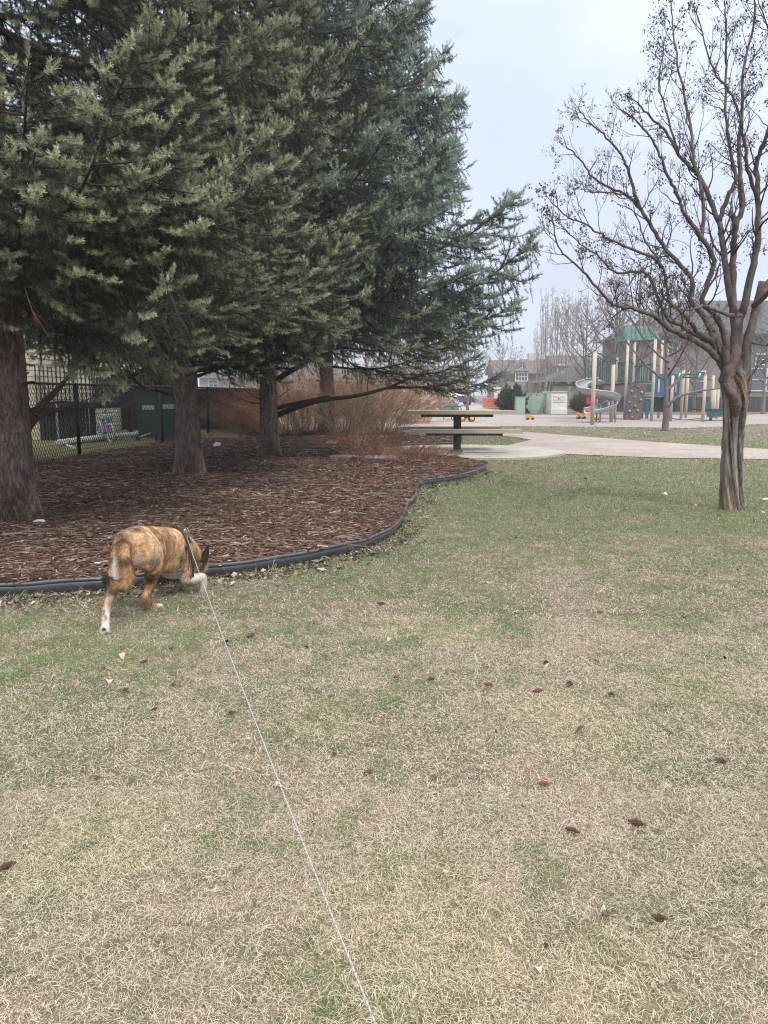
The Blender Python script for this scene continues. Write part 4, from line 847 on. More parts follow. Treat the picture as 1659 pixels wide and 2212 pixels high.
a = Vector((s0.x, s0.y, .07)); MB().bar(a - Vector((.35, .05, 0)), a + Vector((.2, 0, 0)), .12, .03).build('board', M_teal, scq, False, True); MB().tube([a + Vector((.2, 0, 0)), a + Vector((.52, .05, .12))], .018, 6).tube([a + Vector((.50, -.12, .10)), a + Vector((.54, .22, .14))], .015, 6).build('steering_bar', M_wh, scq, True, True)
for dx in (-.38, .25): MB().cyl(a + Vector((dx, -.03, 0)), a + Vector((dx, .03, 0)), .06).build('wheel', M_black, scq, True, True)
# white pipe frame and long pipe lying in the yard
gp = empty('goal_frame', D(130, 960, 15.6).xy.to_3d(), 0, 'white pipe frame of a small goal by the first fence panel', 'goal')
MB().tube(cr([D(121, 868, 15.8), D(123, 905, 15.7), D(127, 948, 15.6)], 3), .022, 8).build('upright', M_wh, gp, True, True); MB().tube([G(127, 950, .04), G(140, 960, .04), G(163, 969, .04)], .03, 8).build('foot', M_wh, gp, True, True)
tag(MB().tube([G(126, 957, .10), G(200, 948, .10), G(300, 938, .10), G(392, 929, .10)], .085, 12).build('drain_pipe', mat('weathered_white', (.62, .60, .56), rough=.7, var=.15), None, True), 'long white pipe lying across the back yard grass', 'pipe')

# green wheelie bins
M_bin = mat('bin_green', (.035, .085, .05), rough=.5); M_lab = mat('bin_label', (.6, .62, .62), rough=.6)
def bin_(loc, rz, label, w=.62, h=1.05):
    r_ = empty('wheelie_bin', loc, rz, label, 'bin', 'green bins behind the fence'); m = MB(); a, b = w / 2, w / 2 * .84
    vs = [(-b, -b, .05), (b, -b, .05), (b, b, .05), (-b, b, .05), (-a, -a, h), (a, -a, h), (a, a, h), (-a, a, h)]; m.add(vs, [(3, 2, 1, 0), (0, 1, 5, 4), (1, 2, 6, 5), (2, 3, 7, 6), (3, 0, 4, 7), (4, 5, 6, 7)]).build('body', M_bin, r_)
    MB().box((0, 0, h + .03), (w * 1.08, w * 1.1, .055)).cyl((-w * .4, a + .03, h + .01), (w * .4, a + .03, h + .01), .02).build('lid', M_bin, r_)
    MB().box((0, -a * .98 - .004, h * .72), (w * .45, .006, .12), M=Matrix.Rotation(-.05, 4, 'X')).build('sticker', M_lab, r_)
    for s_ in (-1, 1): MB().cyl((s_ * w * .42, a * .9, .1), (s_ * w * .5, a * .9, .1), .1).build('wheel', M_black, r_, True)
    return r_
bin_((-5.72, 20.6, .02), .3, 'green lidded bin right behind the second fence post, its pale sticker showing', .74, 1.28)
bin_((-6.7, 22.6, .02), -.1, 'second green bin farther back, half hidden by the second spruce trunk', .8, 1.2)
# olive cedar and dead climber in the yard
def bush(loc, rad, h, n, label, cols, seed, cat='shrub', name='evergreen_shrub', sp=.10, leaf=.10, trunk=True, cone=.5):
    rg = np.random.default_rng(seed); root = empty(name, loc, 0, label, cat)
    z = rg.uniform(0, 1, n) ** .8; a = rg.uniform(0, 2 * pi, n); lob = 1 + .30 * (vnoise(a * 2 + 9, z * 3, .7, seed) - .5) * 2 + .14 * np.sin(a * 9 + z * 15 + 2); R_ = rad * np.sin(np.clip(z * .9 + .12, 0, 1) * pi) ** cone * lob; q = rg.uniform(.35, 1, n) ** .4
    K = 90; ka = rg.uniform(0, 2 * pi, K); kt = rg.uniform(0, 1, K) ** .6; kl = rg.uniform(.72, 1.12, K); j = rg.integers(0, K, n); t = rg.uniform(.25, 1, n) ** .7
    ex, ez = np.sin(kt * 1.45) * rad * kl, np.cos(kt * 1.25) * h * kl; fx = ex[j] * t ** .8; fz = ez[j] * t
    P = np.stack([np.cos(ka[j]) * fx, np.sin(ka[j]) * fx, fz + .05], 1) + rg.normal(0, 1, (n, 3)) * (sp * (1.5 - t))[:, None]; P[:, 2] = np.abs(P[:, 2])
    d = np.stack([np.cos(ka[j]) * ex[j] / rad * .7, np.sin(ka[j]) * ex[j] / rad * .7, .35 + ez[j] / h], 1) + rg.normal(0, .3, (n, 3)); d /= np.linalg.norm(d, axis=1)[:, None]; s = np.cross(d, rg.normal(0, 1, (n, 3))); s /= np.linalg.norm(s, axis=1)[:, None]
    L = leaf * rg.uniform(.6, 1.4, (n, 1)); B = L * .16; V = np.stack([P - s * B, P + s * B, P + d * L], 1).reshape(-1, 3); b = (np.arange(n) * 3)[:, None]; C = np.array(cols)[rg.integers(0, len(cols), n)] * rg.uniform(.7, 1.3, (n, 1))
    link('foliage', np_mesh('foliage', V, [b + np.array([0, 1, 2])], np.repeat(C, 3, 0)), M_needle, root)
    m = MB(); rd = random.Random(seed)
    for k in range(9): aa = rd.uniform(0, 6.3); m.tube([(0, 0, 0), (cos(aa) * rad * .3, sin(aa) * rad * .3, h * .4), (cos(aa) * rad * .5, sin(aa) * rad * .5, h * .75)], [.05, .03, .012], 5)
    m.build('stems', M_twig, root, True); return root
bush(D(345, 860, 30).xy.to_3d(), 1.3, 3.6, 9000, 'olive green cedar above the chain link fence', [(.14, .14, .05), (.10, .11, .045), (.18, .165, .07)], 5, name='cedar_tree', cat='cedar', leaf=.22)
bush(G(1105, 893.5), .95, 1.75, 14000, 'dark green juniper left of the green utility cabinets', [(.05, .075, .035), (.035, .055, .028), (.085, .105, .05)], 6, name='juniper', leaf=.20, sp=.07)
# flat grey stones and litter in the bed
M_stone = mat('grey_stone', (.30, .30, .31), rough=.9, var=.2, vscale=12, bump=.3, bscale=30)
M_pale = mat('pale_stone', (.62, .56, .47), rough=.9, var=.12, vscale=20)
def rock(px, py, r, label, M, z=.02, name='stone', group='stones on the mulch and lawn', cat='stone'):
    rd = random.Random(int(px * 3 + py)); bm = bmesh.new(); bmesh.ops.create_icosphere(bm, subdivisions=2, radius=1)
    for v in bm.verts: k = 1 + rd.uniform(-.16, .16); v.co = Vector((v.co.x * r[0] * k, v.co.y * r[1] * k, v.co.z * r[2] * k))
    me = bpy.data.meshes.new(name); bm.to_mesh(me); bm.free(); me.polygons.foreach_set('use_smooth', np.ones(len(me.polygons), bool)); o = link(name, me, M, None, G(px, py, z)); o.rotation_euler.z = rd.uniform(-.3, .3); tag(o, label, cat, group)
rock(252, 1002, (.30, .12, .03), 'flat grey stone at the foot of the first fence post', M_stone, .06)
rock(745, 988, (.34, .12, .05), 'longest flat grey stone of the three behind the russet shrubs', M_stone, .09)
rock(812, 990, (.30, .14, .06), 'middle flat grey stone behind the russet shrubs', M_stone, .09)
rock(843, 989, (.16, .12, .07), 'small bluish stone right of the flat grey stones', M_stone, .09)
rock(85, 1128, (.06, .04, .03), 'pale round stone at the foot of the nearest spruce trunk', M_pale, .10)
rock(1436, 1068, (.036, .03, .027), 'pale round stone in the green grass left of the twisted tree', M_pale, .022)
rock(1654, 1079, (.05, .03, .02), 'pale stone at the right edge beside the twisted tree', M_pale, .015)
rock(1475, 1083, (.03, .02, .013), 'flat tan pebble between the pale stone and the twisted tree', mat('tan_stone', (.45, .25, .15), rough=.9), .018)
rock(1502, 1091, (.018, .014, .012), 'little white pebble in front of the twisted tree', M_pale, .018)
rock(1648, 1107, (.018, .014, .012), 'little cream pebble right of the foot of the twisted tree', M_pale, .018)
rock(211, 1216, (.022, .014, .006), 'white pebble on the wood chips left of the dog', mat('white_stone', (.8, .8, .78), rough=.7), .12)
for px, py, s_, lb in [(714, 960, .10, 'crumpled white litter at the left end of the russet shrubs'), (473, 965, .11, 'white scrap of litter by the second spruce trunk')]:
    rd = random.Random(px); m = MB()
    for k in range(6): a = rd.uniform(0, 6); p = Vector((rd.uniform(-1, 1) * s_, rd.uniform(-.4, .4) * s_, 0)); m.add([p, p + Vector((s_ * .6, 0, s_ * rd.uniform(.1, .9))), p + Vector((s_ * .2, s_ * .4, s_ * rd.uniform(.5, 1))), p + Vector((-s_ * .4, .2 * s_, s_ * .4))], [(0, 1, 2), (0, 2, 3)])
    tag(m.build('litter', M_wh, None, loc=G(px, py, .09)), lb, 'litter', 'white litter in the mulch bed')

# ------------------------------------------------------------------ spruce cones and dead leaves on the lawn
def cone_mesh(seed, L, r, op):
    rd = random.Random(seed); m = MB(); n = int(L / .0045)
    m.color((.045, .022, .015)).tube([(-L / 2, 0, 0), (-L * .2, 0, 0), (L * .3, 0, 0), (L / 2, 0, 0)], [r * .35, r * .6, r * .5, r * .15], 8)
    for i in range(n):
        x = -L / 2 + L * (i + .5) / n; rr = r * math.sin(min(1, (i + 1.5) / n) * pi * .86 + .25) ** .7 if i < n else r * .3
        for k in range(8):
            a = 2 * pi * (k + (i % 2) * .5) / 8 + rd.uniform(-.1, .1); u = Vector((0, cos(a), sin(a))); v = Vector((0, -sin(a), cos(a))); b = Vector((x, 0, 0)) + u * rr * .35; t = b + u * rr * (.5 + .35 * op) + Vector((L / n * 1.5, 0, 0)); w = rr * .36
            g = rd.uniform(.7, 1.25); m.color((.17 * g, .095 * g, .065 * g)).add([b - v * w * .5, b + v * w * .5, t + v * w, t + u * rr * .08 + Vector((.002, 0, 0)), t - v * w], [(0, 1, 2, 3, 4)], None)
    return m.mesh('spruce_cone')
M_cone = mat('cone_scales', attr=True, rough=.8); M_coner = mat('cone_scales_red', (.27, .10, .06), rough=.8, var=.3, vscale=80)
CM = [cone_mesh(1, .062, .013, .6), cone_mesh(2, .075, .014, .9), cone_mesh(3, .045, .012, .4)]
def cone(px, py, k, rz, label, M=None, s=1.0, group='spruce cones lying on the lawn'):
    me = CM[k]
    if M is not None: me = me.copy(); me.materials.clear()
    o = link('spruce_cone', me, M or M_cone, None, G(px, py, .016 * s)); o.rotation_euler = (random.uniform(0, 6), random.uniform(-.2, .2), rz); s *= .62; o.scale = (s, s, s); tag(o, label, 'spruce cone', group)
cone(1174, 1692, 0, .1, 'open reddish spruce cone right of the leash, the brightest of the cones', M_coner)
cone(1374, 1776, 1, -.2, 'largest dark brown spruce cone on the right half of the lawn')
cone(1236, 1793, 0, -.35, 'brown spruce cone just left of the largest dark one')
cone(1424, 1981, 0, -.3, 'dark spruce cone lowest on the right side of the photo', s=.9)
cone(1556, 1642, 0, -.2, 'flattish dark cone near the right edge, above the largest dark one', s=1.0)
cone(795, 1667, 2, .4, 'small dark spruce cone between the leash and the reddish open cone')
cone(209, 1680, 2, .2, 'reddish cone on the left of the lawn below the dog', M_coner, .8)
cone(12, 1872, 1, .6, 'dark cone cut by the left edge of the photo', s=1.0)
cone(1054, 1477, 0, .2, 'reddish brown cone in the middle of the lawn', M_coner, 1.0)
cone(930, 1466, 2, .1, 'small grey-brown cone left of the reddish one in mid lawn', s=1.1)
cone(856, 1461, 2, 1, 'dark stubby cone in mid lawn, right of the leash')
cone(541, 1372, 0, .8, 'dark cone on the grass right of the dog, above the bend of the leash', s=1.2)
cone(370, 1398, 2, 1.2, 'round dark cone below the hind paw of the dog', s=1.1)
cone(310, 1429, 2, .3, 'dark cone in the grass between the dog and the left leaf scraps', s=1.1)
cone(823, 1303, 0, .1, 'dark cone in the centre of the lawn below the edging', s=1.3)
cone(733, 1227, 2, .1, 'brown cone close below the black edging', s=1.6)
cone(366, 1256 + 24, 2, .5, 'round dark cone between the legs of the dog', s=1.3)
rd = random.Random(9)
for i in range(26):
    for _ in range(50):
        px = rd.uniform(60, 1650); py = rd.uniform(1010, 1560)
        p = G(px, py)
        if py > 1040 + (px < 1050) * 60 and not inpoly(np.array([p.x]), np.array([p.y]), BED)[0] and not inpad(p.x, p.y, .2) and not (150 < px < 480 and py < 1400): break
    cone(px, py, rd.choice([0, 2, 2]), rd.uniform(0, 6), 'brown spruce cone in the grass, small and far off', s=rd.uniform(.7, 1.05))
for i, (px, py, lb_) in enumerate([(668, 1150, 'red-brown cone on the wood chips in front of the middle of the edging'), (520, 1192, 'red-brown cone on the wood chips right beside the head of the dog'), (842, 1095, 'red-brown cone on the wood chips in the bend of the edging'), (610, 1185, 'red-brown cone on the wood chips close behind the edging, right of the dog')]): cone(px, py, 2, i, lb_, M_coner, 1.1, 'cones on the wood chips'); list(COL.objects)[-1].location.z = .12
M_leafd = mat('dead_leaf', (.50, .42, .32), rough=.8, var=.2, vscale=60); M_leafo = mat('orange_leaf', (.46, .22, .07), rough=.8, var=.2, vscale=60); M_leafw = mat('bleached_leaf', (.44, .38, .32), rough=.8, var=.1, vscale=60)
def leaf(px, py, s_, M, label, z=.014):
    s_ *= .6
    rd = random.Random(int(px + py)); m = MB(); n = 7; vs = []
    for i in range(n):
        t = i / (n - 1); w = s_ * .42 * sin(pi * min(1, t * .92 + .06)); zz = .01 * sin(t * 5) + rd.uniform(0, .004)
        vs += [(s_ * (t - .5), -w, zz + w * .3), (s_ * (t - .5), 0, zz), (s_ * (t - .5), w, zz + w * .35)]
    m.add(vs, [(i * 3 + k, (i + 1) * 3 + k, (i + 1) * 3 + k + 1, i * 3 + k + 1) for i in range(n - 1) for k in (0, 1)]); o = m.build('fallen_leaf', M, None, True, loc=G(px, py, z)); o.rotation_euler = (rd.uniform(-.3, .3), rd.uniform(-.3, .3), rd.uniform(0, 6)); tag(o, label, 'leaf', 'fallen leaves')
for a_ in [(1308, 1972, .045, M_leafw, 'curled pale leaf on the lawn, right of the white scrap'), (1098, 2038, .034, M_leafw, 'white leaf scrap near the bottom of the lawn'), (1165, 2035 + 60, .04, M_leafd, 'tan leaf near the bottom middle of the lawn'), (605, 1700, .055, M_leafd, 'pale sliver of leaf touched by the leash'), (640, 1240, .055, M_leafo, 'orange leaf lying against the black edging right of the dog'), (840, 1382, .04, M_leafw, 'bleached leaf in mid lawn right of the leash'), (262, 1418, .06, M_leafd, 'pale pointed leaf below the dog'), (115, 1575 - 110, .05, M_leafd, 'tan leaf on the left side of the lawn'), (98, 1452 + 34, .05, M_leafw, 'bleached leaf near the left edge'), (1108, 1377, .03, M_leafo, 'small orange leaf high on the middle of the lawn'), (1600, 1617, .03, M_leafo, 'orange leaf at the right edge of the lawn'), (1415, 1082, .04, M_leafo, 'orange leaf in the green grass left of the twisted tree'), (875, 1075, .05, M_leafd, 'pale leaf beside the joint of the edging'), (235, 1472, .07, M_leafd, 'long tan leaf sliver below the dog')]: leaf(*a_)
# ------------------------------------------------------------------ picnic table
M_plank = mat('table_board', (.40, .34, .27), rough=.8, var=.12, vscale=14, stretch=(.2, 1, 1), bump=.2, bscale=60)
M_steel = mat('table_steel', (.014, .015, .02), rough=.45)
tb = G(987, 974.4, .045); YT2 = tb.y
tbl = empty('picnic_table', tb, R(-1.5), 'picnic table with weathered tan boards on one black steel post', 'picnic table')
TZ, BZ = .80, .46
m = MB()
for i in range(4): m.box((.055, -.30 + i * .20, TZ + .03), (2.26, .185, .075))
m.build('table_top', M_plank, tbl)
for s_, dx in ((-1, .13), (1, -.13)):
    MB().box((dx, s_ * .74, BZ), (2.27, .27, .078)).build('bench_seat', M_plank, tbl)
MB().box((0, 0, TZ / 2), (.155, .155, TZ - .07)).build('post', M_steel, tbl)
MB().box((0, 0, .008), (.24, .24, .016)).build('base_plate', M_steel, tbl)
m = MB(); m.box((-.02, -.18, TZ - .04), (1.52, .09, .055)).box((-.02, .18, TZ - .04), (1.52, .09, .055)); m.box((0, 0, TZ - .045), (.16, .60, .05)); m.build('table_frame', M_steel, tbl)
m = MB()
for s_, dx in ((-1, .10), (1, -.10)): m.box((dx, s_ * .70, BZ - .064), (1.56, .10, .05))
m.box((0, 0, BZ - .07), (.10, 1.5, .06)); m.build('bench_frame', M_steel, tbl)

# ------------------------------------------------------------------ utility cabinets
M_ug = mat('cabinet_green', (.30, .40, .33), rough=.6, var=.06, vscale=2); M_uw = mat('cabinet_white', (.70, .70, .65), rough=.6, var=.05, vscale=2); M_pad = mat('cabinet_dark', (.05, .055, .05), rough=.8); M_red = mat('red_mark', (.55, .03, .03), rough=.6)  # near-black for the big cabinet's plinth and handle
def cab(px0, px1, py0, py1): Y = G((px0 + px1) / 2, py1).y; a = D(px0, py1, Y); b = D(px1, py0, Y); return Vector(((a.x + b.x) / 2, Y, 0)), b.x - a.x, b.z
c, w_, h_ = cab(1115, 1135, 858, 895.5); cb = empty('utility_cabinet', c, 0, 'smallest and narrowest green utility cabinet beside the juniper', 'utility cabinet', 'utility cabinets by the playground')
MB().box((0, .35, h_ / 2), (w_, .7, h_)).build('body', M_ug, cb); MB().box((0, .35, h_ + .015), (w_ + .05, .75, .03)).build('lid', M_ug, cb)
c, w_, h_ = cab(1135, 1191, 849.5, 893); cb = empty('utility_cabinet', c, R(-4), 'big green transformer cabinet with cut away lower corners', 'utility cabinet', 'utility cabinets by the playground')
MB().box((0, .6, h_ * .64), (w_, 1.1, h_ * .70)).box((-.08, .42, h_ * .15), (w_ * .50, .85, h_ * .29)).build('body', M_ug, cb)
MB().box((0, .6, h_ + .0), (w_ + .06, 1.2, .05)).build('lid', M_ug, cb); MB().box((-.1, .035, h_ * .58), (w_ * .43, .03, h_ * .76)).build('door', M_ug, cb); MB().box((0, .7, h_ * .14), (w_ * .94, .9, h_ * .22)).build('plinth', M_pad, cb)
for s_ in (-1, 1): m = MB(); x0 = s_ * w_ * .25 - .06 * (s_ < 0); x1 = s_ * w_ * .46; m.add([(x0, .02, h_ * .30), (x1, .02, h_ * .30), (x0, .02, 0.02), (x0, 1.0, h_ * .30), (x1, 1.0, h_ * .30), (x0, 1.0, .02)], [(0, 1, 2), (3, 5, 4), (0, 3, 4, 1), (1, 4, 5, 2), (2, 5, 3, 0)]).build('skirt_panel', M_ug, cb)
MB().box((-.13, .016, h_ * .93), (.09, .012, .13)).build('warning_mark', M_red, cb); MB().box((-.08, .016, h_ * .56), (.05, .02, .07)).build('handle', M_pad, cb)
for s_ in (-1, 1): MB().box((s_ * w_ * .38, .04, h_ * .86), (.22, .03, .025)).build('vent', M_ug, cb)
c, w_, h_ = cab(1190, 1226, 847, 894); cb = empty('utility_cabinet', c, R(3), 'tall white utility cabinet with two louvred vents', 'utility cabinet', 'utility cabinets by the playground')
MB().box((0, 1.15, h_ * .12), (w_ * 1.04, 2.4, h_ * .24)).box((.0, 1.15, h_ * .62), (w_, 2.3, h_ * .76)).build('body', M_uw, cb); MB().box((0, 1.15, h_ + .02), (w_ * 1.06, 2.45, .04)).build('lid', M_uw, cb)
for s_ in (-1, 1):
    v_ = MB().box((s_ * w_ * .21 - .03, -.018, h_ * .69), (w_ * .30, .03, h_ * .30)).build('vent', M_uw, cb)
    m = MB()
    for k in range(2):
        for j in range(7): m.box((s_ * w_ * .21 - .03 - w_ * .11 + j * w_ * .037, -.037, h_ * (.62 + k * .15)), (.012, .012, h_ * .09))
    m.build('louvre', mat('louvre_grey', (.42, .42, .38), rough=.7), v_)  # slats a darker grey than the white vent panel
MB().box((-.04, -.012, h_ * .70), (.07, .01, .13)).build('warning_mark', M_red, cb); MB().box((w_ * .5 + .006, 1.3, h_ * .76), (.01, .12, .15)).build('warning_mark', M_red, cb)
MB().box((-.03, -.012, h_ * .47), (.025, .03, .22)).build('handle', mat('handle_grey', (.5, .5, .48)), cb)
m = MB(); [m.box((-w_ * .34 + k * w_ * .085, -.012 - .02, h_ * .17), (w_ * .05, .01, .035)) for k in range(8)]; m.build('plate_lettering', mat('plate_grey', (.45, .45, .42)), cb)
# lamp post, waste skip
pp = D(1213, 860, 72).xy.to_3d(); po = empty('street_post', pp, 0, 'pale blue grey steel post standing between the cabinets and the house', 'post'); MB().cyl((0, 0, 0), (0, 0, hgt(1213, 806, 72)), .26, .22).build('shaft', mat('post_blue', (.33, .40, .46), rough=.5), po, True); MB().ell((0, 0, hgt(1213, 806, 72)), (.23, .23, .06)).build('cap', mat('post_cap', (.3, .36, .42)), po, True)
M_or = mat('orange_skip', (.62, .16, .09), rough=.7, var=.35, vscale=6, col2=(.30, .09, .06), c2scale=9, c2lo=.58, c2hi=.66)
c = D(1067, 882, 70).xy.to_3d(); w_ = D(1088, 882, 70).x - D(1047, 882, 70).x; h_ = hgt(1067, 861, 70); sk = empty('waste_skip', c, R(2), 'scuffed orange waste container left of the juniper', 'skip')
m = MB(); m.add([(-w_ / 2, -.9, .1), (w_ / 2 - .25, -.9, .1), (w_ / 2, -.9, h_), (-w_ / 2, -.9, h_), (-w_ / 2, .9, .1), (w_ / 2 - .25, .9, .1), (w_ / 2, .9, h_), (-w_ / 2, .9, h_)], [(0, 1, 2, 3), (7, 6, 5, 4), (0, 4, 5, 1), (1, 5, 6, 2), (3, 7, 4, 0)]).build('body', M_or, sk)
m = MB(); [m.box((-w_ / 2 + .12 + k * (w_ - .5) / 5, -.94, h_ * .52), (.07, .06, h_ * .85)) for k in range(6)]; m.build('rib', M_or, sk); MB().bar((-w_ / 2, -.92, h_), (w_ / 2, -.92, h_), .09).bar((-w_ / 2, .92, h_), (w_ / 2, .92, h_), .09).build('rim', M_or, sk)

# ------------------------------------------------------------------ park bench beyond the table
M_gb = mat('bench_mesh_green', (.10, .15, .135), rough=.6); M_gt = mat('bench_tube', (.02, .04, .038), rough=.4)
bb = D(985, 893, 38.5).xy.to_3d(); bn = empty('park_bench', bb, R(58), 'green metal park bench with rounded back panels and looped tube arms', 'bench')
for i in range(2):
    m = MB(); x0 = -.8 + i * .8; pr = []
    for k in range(13): t = k / 12; pr.append((x0 + .76 * t, .28 + .0, .42 + .42 * (math.sin(pi * t) ** .35 * .28 + .72)))
    pr2 = [(p[0], .20, .42) for p in pr]; n = 13
    m.add([(p[0], p[1] + .015, p[2]) for p in pr] + [(p[0], p[1] + .015, p[2]) for p in pr2] + [(p[0], p[1] - .015, p[2]) for p in pr] + [(p[0], p[1] - .015, p[2]) for p in pr2], [(k, k + 1, n + k + 1, n + k) for k in range(12)] + [(2 * n + k, 3 * n + k, 3 * n + k + 1, 2 * n + k + 1) for k in range(12)] + [(k, 2 * n + k, 2 * n + k + 1, k + 1) for k in range(12)]).build('backrest', M_gb, bn)
MB().box((0, 0, .43), (1.6, .45, .03)).build('seat', M_gb, bn)
for x in (-.82, 0, .82): MB().tube(cr([(x, .24, .02), (x, .26, .45), (x, .27, .62), (x, 0, .68), (x, -.24, .62), (x, -.30, .4), (x, -.28, .02)], 3), .022, 8).build('arm', M_gt, bn, True)
M_stop = mat('stop_red', (.6, .02, .02), rough=.5)
# ------------------------------------------------------------------ playground
M_beige = mat('beige_post', (.49, .41, .33), rough=.65, var=.12, vscale=3); M_grn = mat('play_green', (.02, .095, .08), rough=.5); M_blu = mat('play_blue', (.03, .125, .21), rough=.5); M_roof = mat('play_roof', (.045, .13, .11), rough=.6, var=.05); M_deck = mat('play_deck', (.05, .035, .032), rough=.8); M_wallc = mat('climb_wall', (.095, .075, .068), rough=.9, var=.2, vscale=8, bump=.3, bscale=12, dist=.05); M_ss = mat('slide_steel', (.36, .36, .36), rough=.5, metal=.6); M_rp = mat('red_plastic', (.62, .02, .045), rough=.4); M_yel = mat('toy_yellow', (.62, .34, .06), rough=.5)
pg = empty('play_structure', (G(1407, 909).x, 34.5, 0), 0, 'play tower with beige posts, green roof, climbing wall and monkey bars', 'play structure')
def post(pb, pt, r=.085, name='post'):
    b = G(*pb); t = D(pt[0], pt[1], b.y); return MB().cyl((b.x, b.y, -.05), (b.x + (t.x - b.x) * .0, b.y, t.z), r, n=14).cyl((b.x, b.y, t.z), (b.x, b.y, t.z + .03), r * 1.03, r * .7, n=14).build(name, M_beige, pg, True, True), Vector((b.x, b.y, 0)), t.z
PS = {}
for k, pb, pt in [('A', (1279, 918), (1286, 761)), ('B', (1320, 912), (1322, 789)), ('B2', (1328, 905), (1327, 772)), ('C', (1349, 906), (1354, 736)), ('C2', (1364, 901), (1366, 736)), ('D', (1407, 910), (1414, 734)), ('D2', (1422, 903), (1423, 736)), ('E', (1448, 910), (1452, 812)), ('F', (1471, 905), (1475, 800)), ('G', (1481, 902.5), (1484.6, 800)), ('H', (1517.6, 912.5), (1521, 811)), ('I', (1535, 909), (1539.5, 812)), ('J', (1541, 903), (1545, 841)), ('K', (1548, 904.5), (1551, 841))]:
    _, p, z = post(pb, pt, .085 if k in 'AB' else .072); PS[k] = (p, z)
YP = PS['C'][0].y
def PD(px, py, Y=None): return D(px, py, Y or YP)
dz = hgt(1350, 829.5, YP)
# deck
x0 = PS['C'][0].x; x1 = PS['D'][0].x; yb = PS['D2'][0].y
MB().box(((x0 + x1) / 2 + .1, (YP + yb) / 2 + .3, dz), (x1 - x0 + .3, 2.0, .10)).build('deck', M_deck, pg, False, True)
MB().box(((PS['A'][0].x + x0) / 2 + .1, PS['B2'][0].y + .3, dz - .02), (x0 - PS['A'][0].x, 1.3, .09)).build('bridge_deck', M_deck, pg, False, True)
def rail(a, b, zt, zb, nb, r=.022):
    a = Vector(a); b = Vector(b); m = MB(); m.tube([(a.x, a.y, zt), (b.x, b.y, zt)], r * 1.3, 6).tube([(a.x, a.y, zb), (b.x, b.y, zb)], r, 6)
    for k in range(nb + 1): q = a + (b - a) * (k / nb); m.tube([(q.x, q.y, zb), (q.x, q.y, zt)], r * .75, 5, False)
    return m.build('railing', M_grn, pg, True, True)
rt_ = hgt(1350, 778, YP); rb_ = hgt(1350, 824, YP)
rail(PS['A'][0] + Vector((.1, .1, 0)), PS['B2'][0], rt_, rb_, 11); rail(PS['B2'][0], PS['C'][0] + Vector((0, 0, 0)), rt_ - .1, rb_, 7); rail(PS['A'][0] + Vector((0, 1.4, 0)), PS['C2'][0] + Vector((-.4, .5, 0)), rt_ - .05, rb_, 16)
rail(PS['C'][0], PS['C2'][0], rt_, rb_, 5); rail(PS['C2'][0], PS['D2'][0], rt_ - .15, rb_, 10)
rail(PS['C'][0] + Vector((.55, 0, 0)), PS['D'][0] - Vector((.1, 0, 0)), hgt(1380, 790, YP), rb_, 7)
MB().tube(cr([PD(1386, 822), PD(1386, 775), PD(1392, 770), PD(1400, 770), PD(1405, 776), PD(1405, 822)], 3), .028, 6).build('hoop', M_grn, pg, True, True)
# roof
m = MB(); A, B, C_, D_ = PD(1347.5, 736), PD(1427, 733), PD(1420, 703), PD(1357, 701); dd = 1.5; yv = Vector((0, dd, 0)); m.add([A, B, C_ + Vector((0, .5, 0)), D_ + Vector((0, .5, 0)), A + yv, B + yv, C_ + Vector((0, dd - .5, 0)), D_ + Vector((0, dd - .5, 0))], [(0, 1, 2, 3), (7, 6, 5, 4), (1, 5, 6, 2), (4, 0, 3, 7), (3, 2, 6, 7), (0, 4, 5, 1)]); 
for k in range(7): t = (k + .5) / 7; a = A + (B - A) * t; b = (D_ + (C_ - D_) * t) + Vector((0, .5, 0)); m.bar(a + Vector((0, -.012, 0)), b + Vector((0, -.012, 0)), .03)
m.build('roof', M_roof, pg, False, True)
# climbing wall
q = [PD(1361.8, 828, YP - .1), PD(1398, 828, YP - .1), PD(1383.5, 910, YP - .9), PD(1347, 908.5, YP - .9)]
m = MB(); nx, ny = 6, 12; th = Vector((0, .09, 0)); rd = random.Random(3); top = []
for s_ in (0, 1):
    for j in range(ny + 1):
        for i in range(nx + 1):
            u, v = i / nx, j / ny; p = q[0] * (1 - u) * (1 - v) + q[1] * u * (1 - v) + q[2] * u * v + q[3] * (1 - u) * v; bl = .05 * sin(v * 9 + (1 if u > .5 else 0)) if u in (0, 1) else .04 * sin(v * 7 + u * 5); top.append(p + th * s_ + Vector((bl * .5, bl if not s_ else 0, 0)))
N = (nx + 1) * (ny + 1); fs = [(j * (nx + 1) + i, j * (nx + 1) + i + 1, (j + 1) * (nx + 1) + i + 1, (j + 1) * (nx + 1) + i) for j in range(ny) for i in range(nx)]
ed = [j * (nx + 1) for j in range(ny + 1)]; e2 = [j * (nx + 1) + nx for j in range(ny + 1)]
m.add(top, fs + [tuple(N + k for k in reversed(f)) for f in fs] + [(ed[j], ed[j + 1], N + ed[j + 1], N + ed[j]) for j in range(ny)] + [(e2[j + 1], e2[j], N + e2[j], N + e2[j + 1]) for j in range(ny)] + [(i + 1, i, N + i, N + i + 1) for i in range(nx)])
cw = m.build('climbing_wall', M_wallc, pg, True, True)
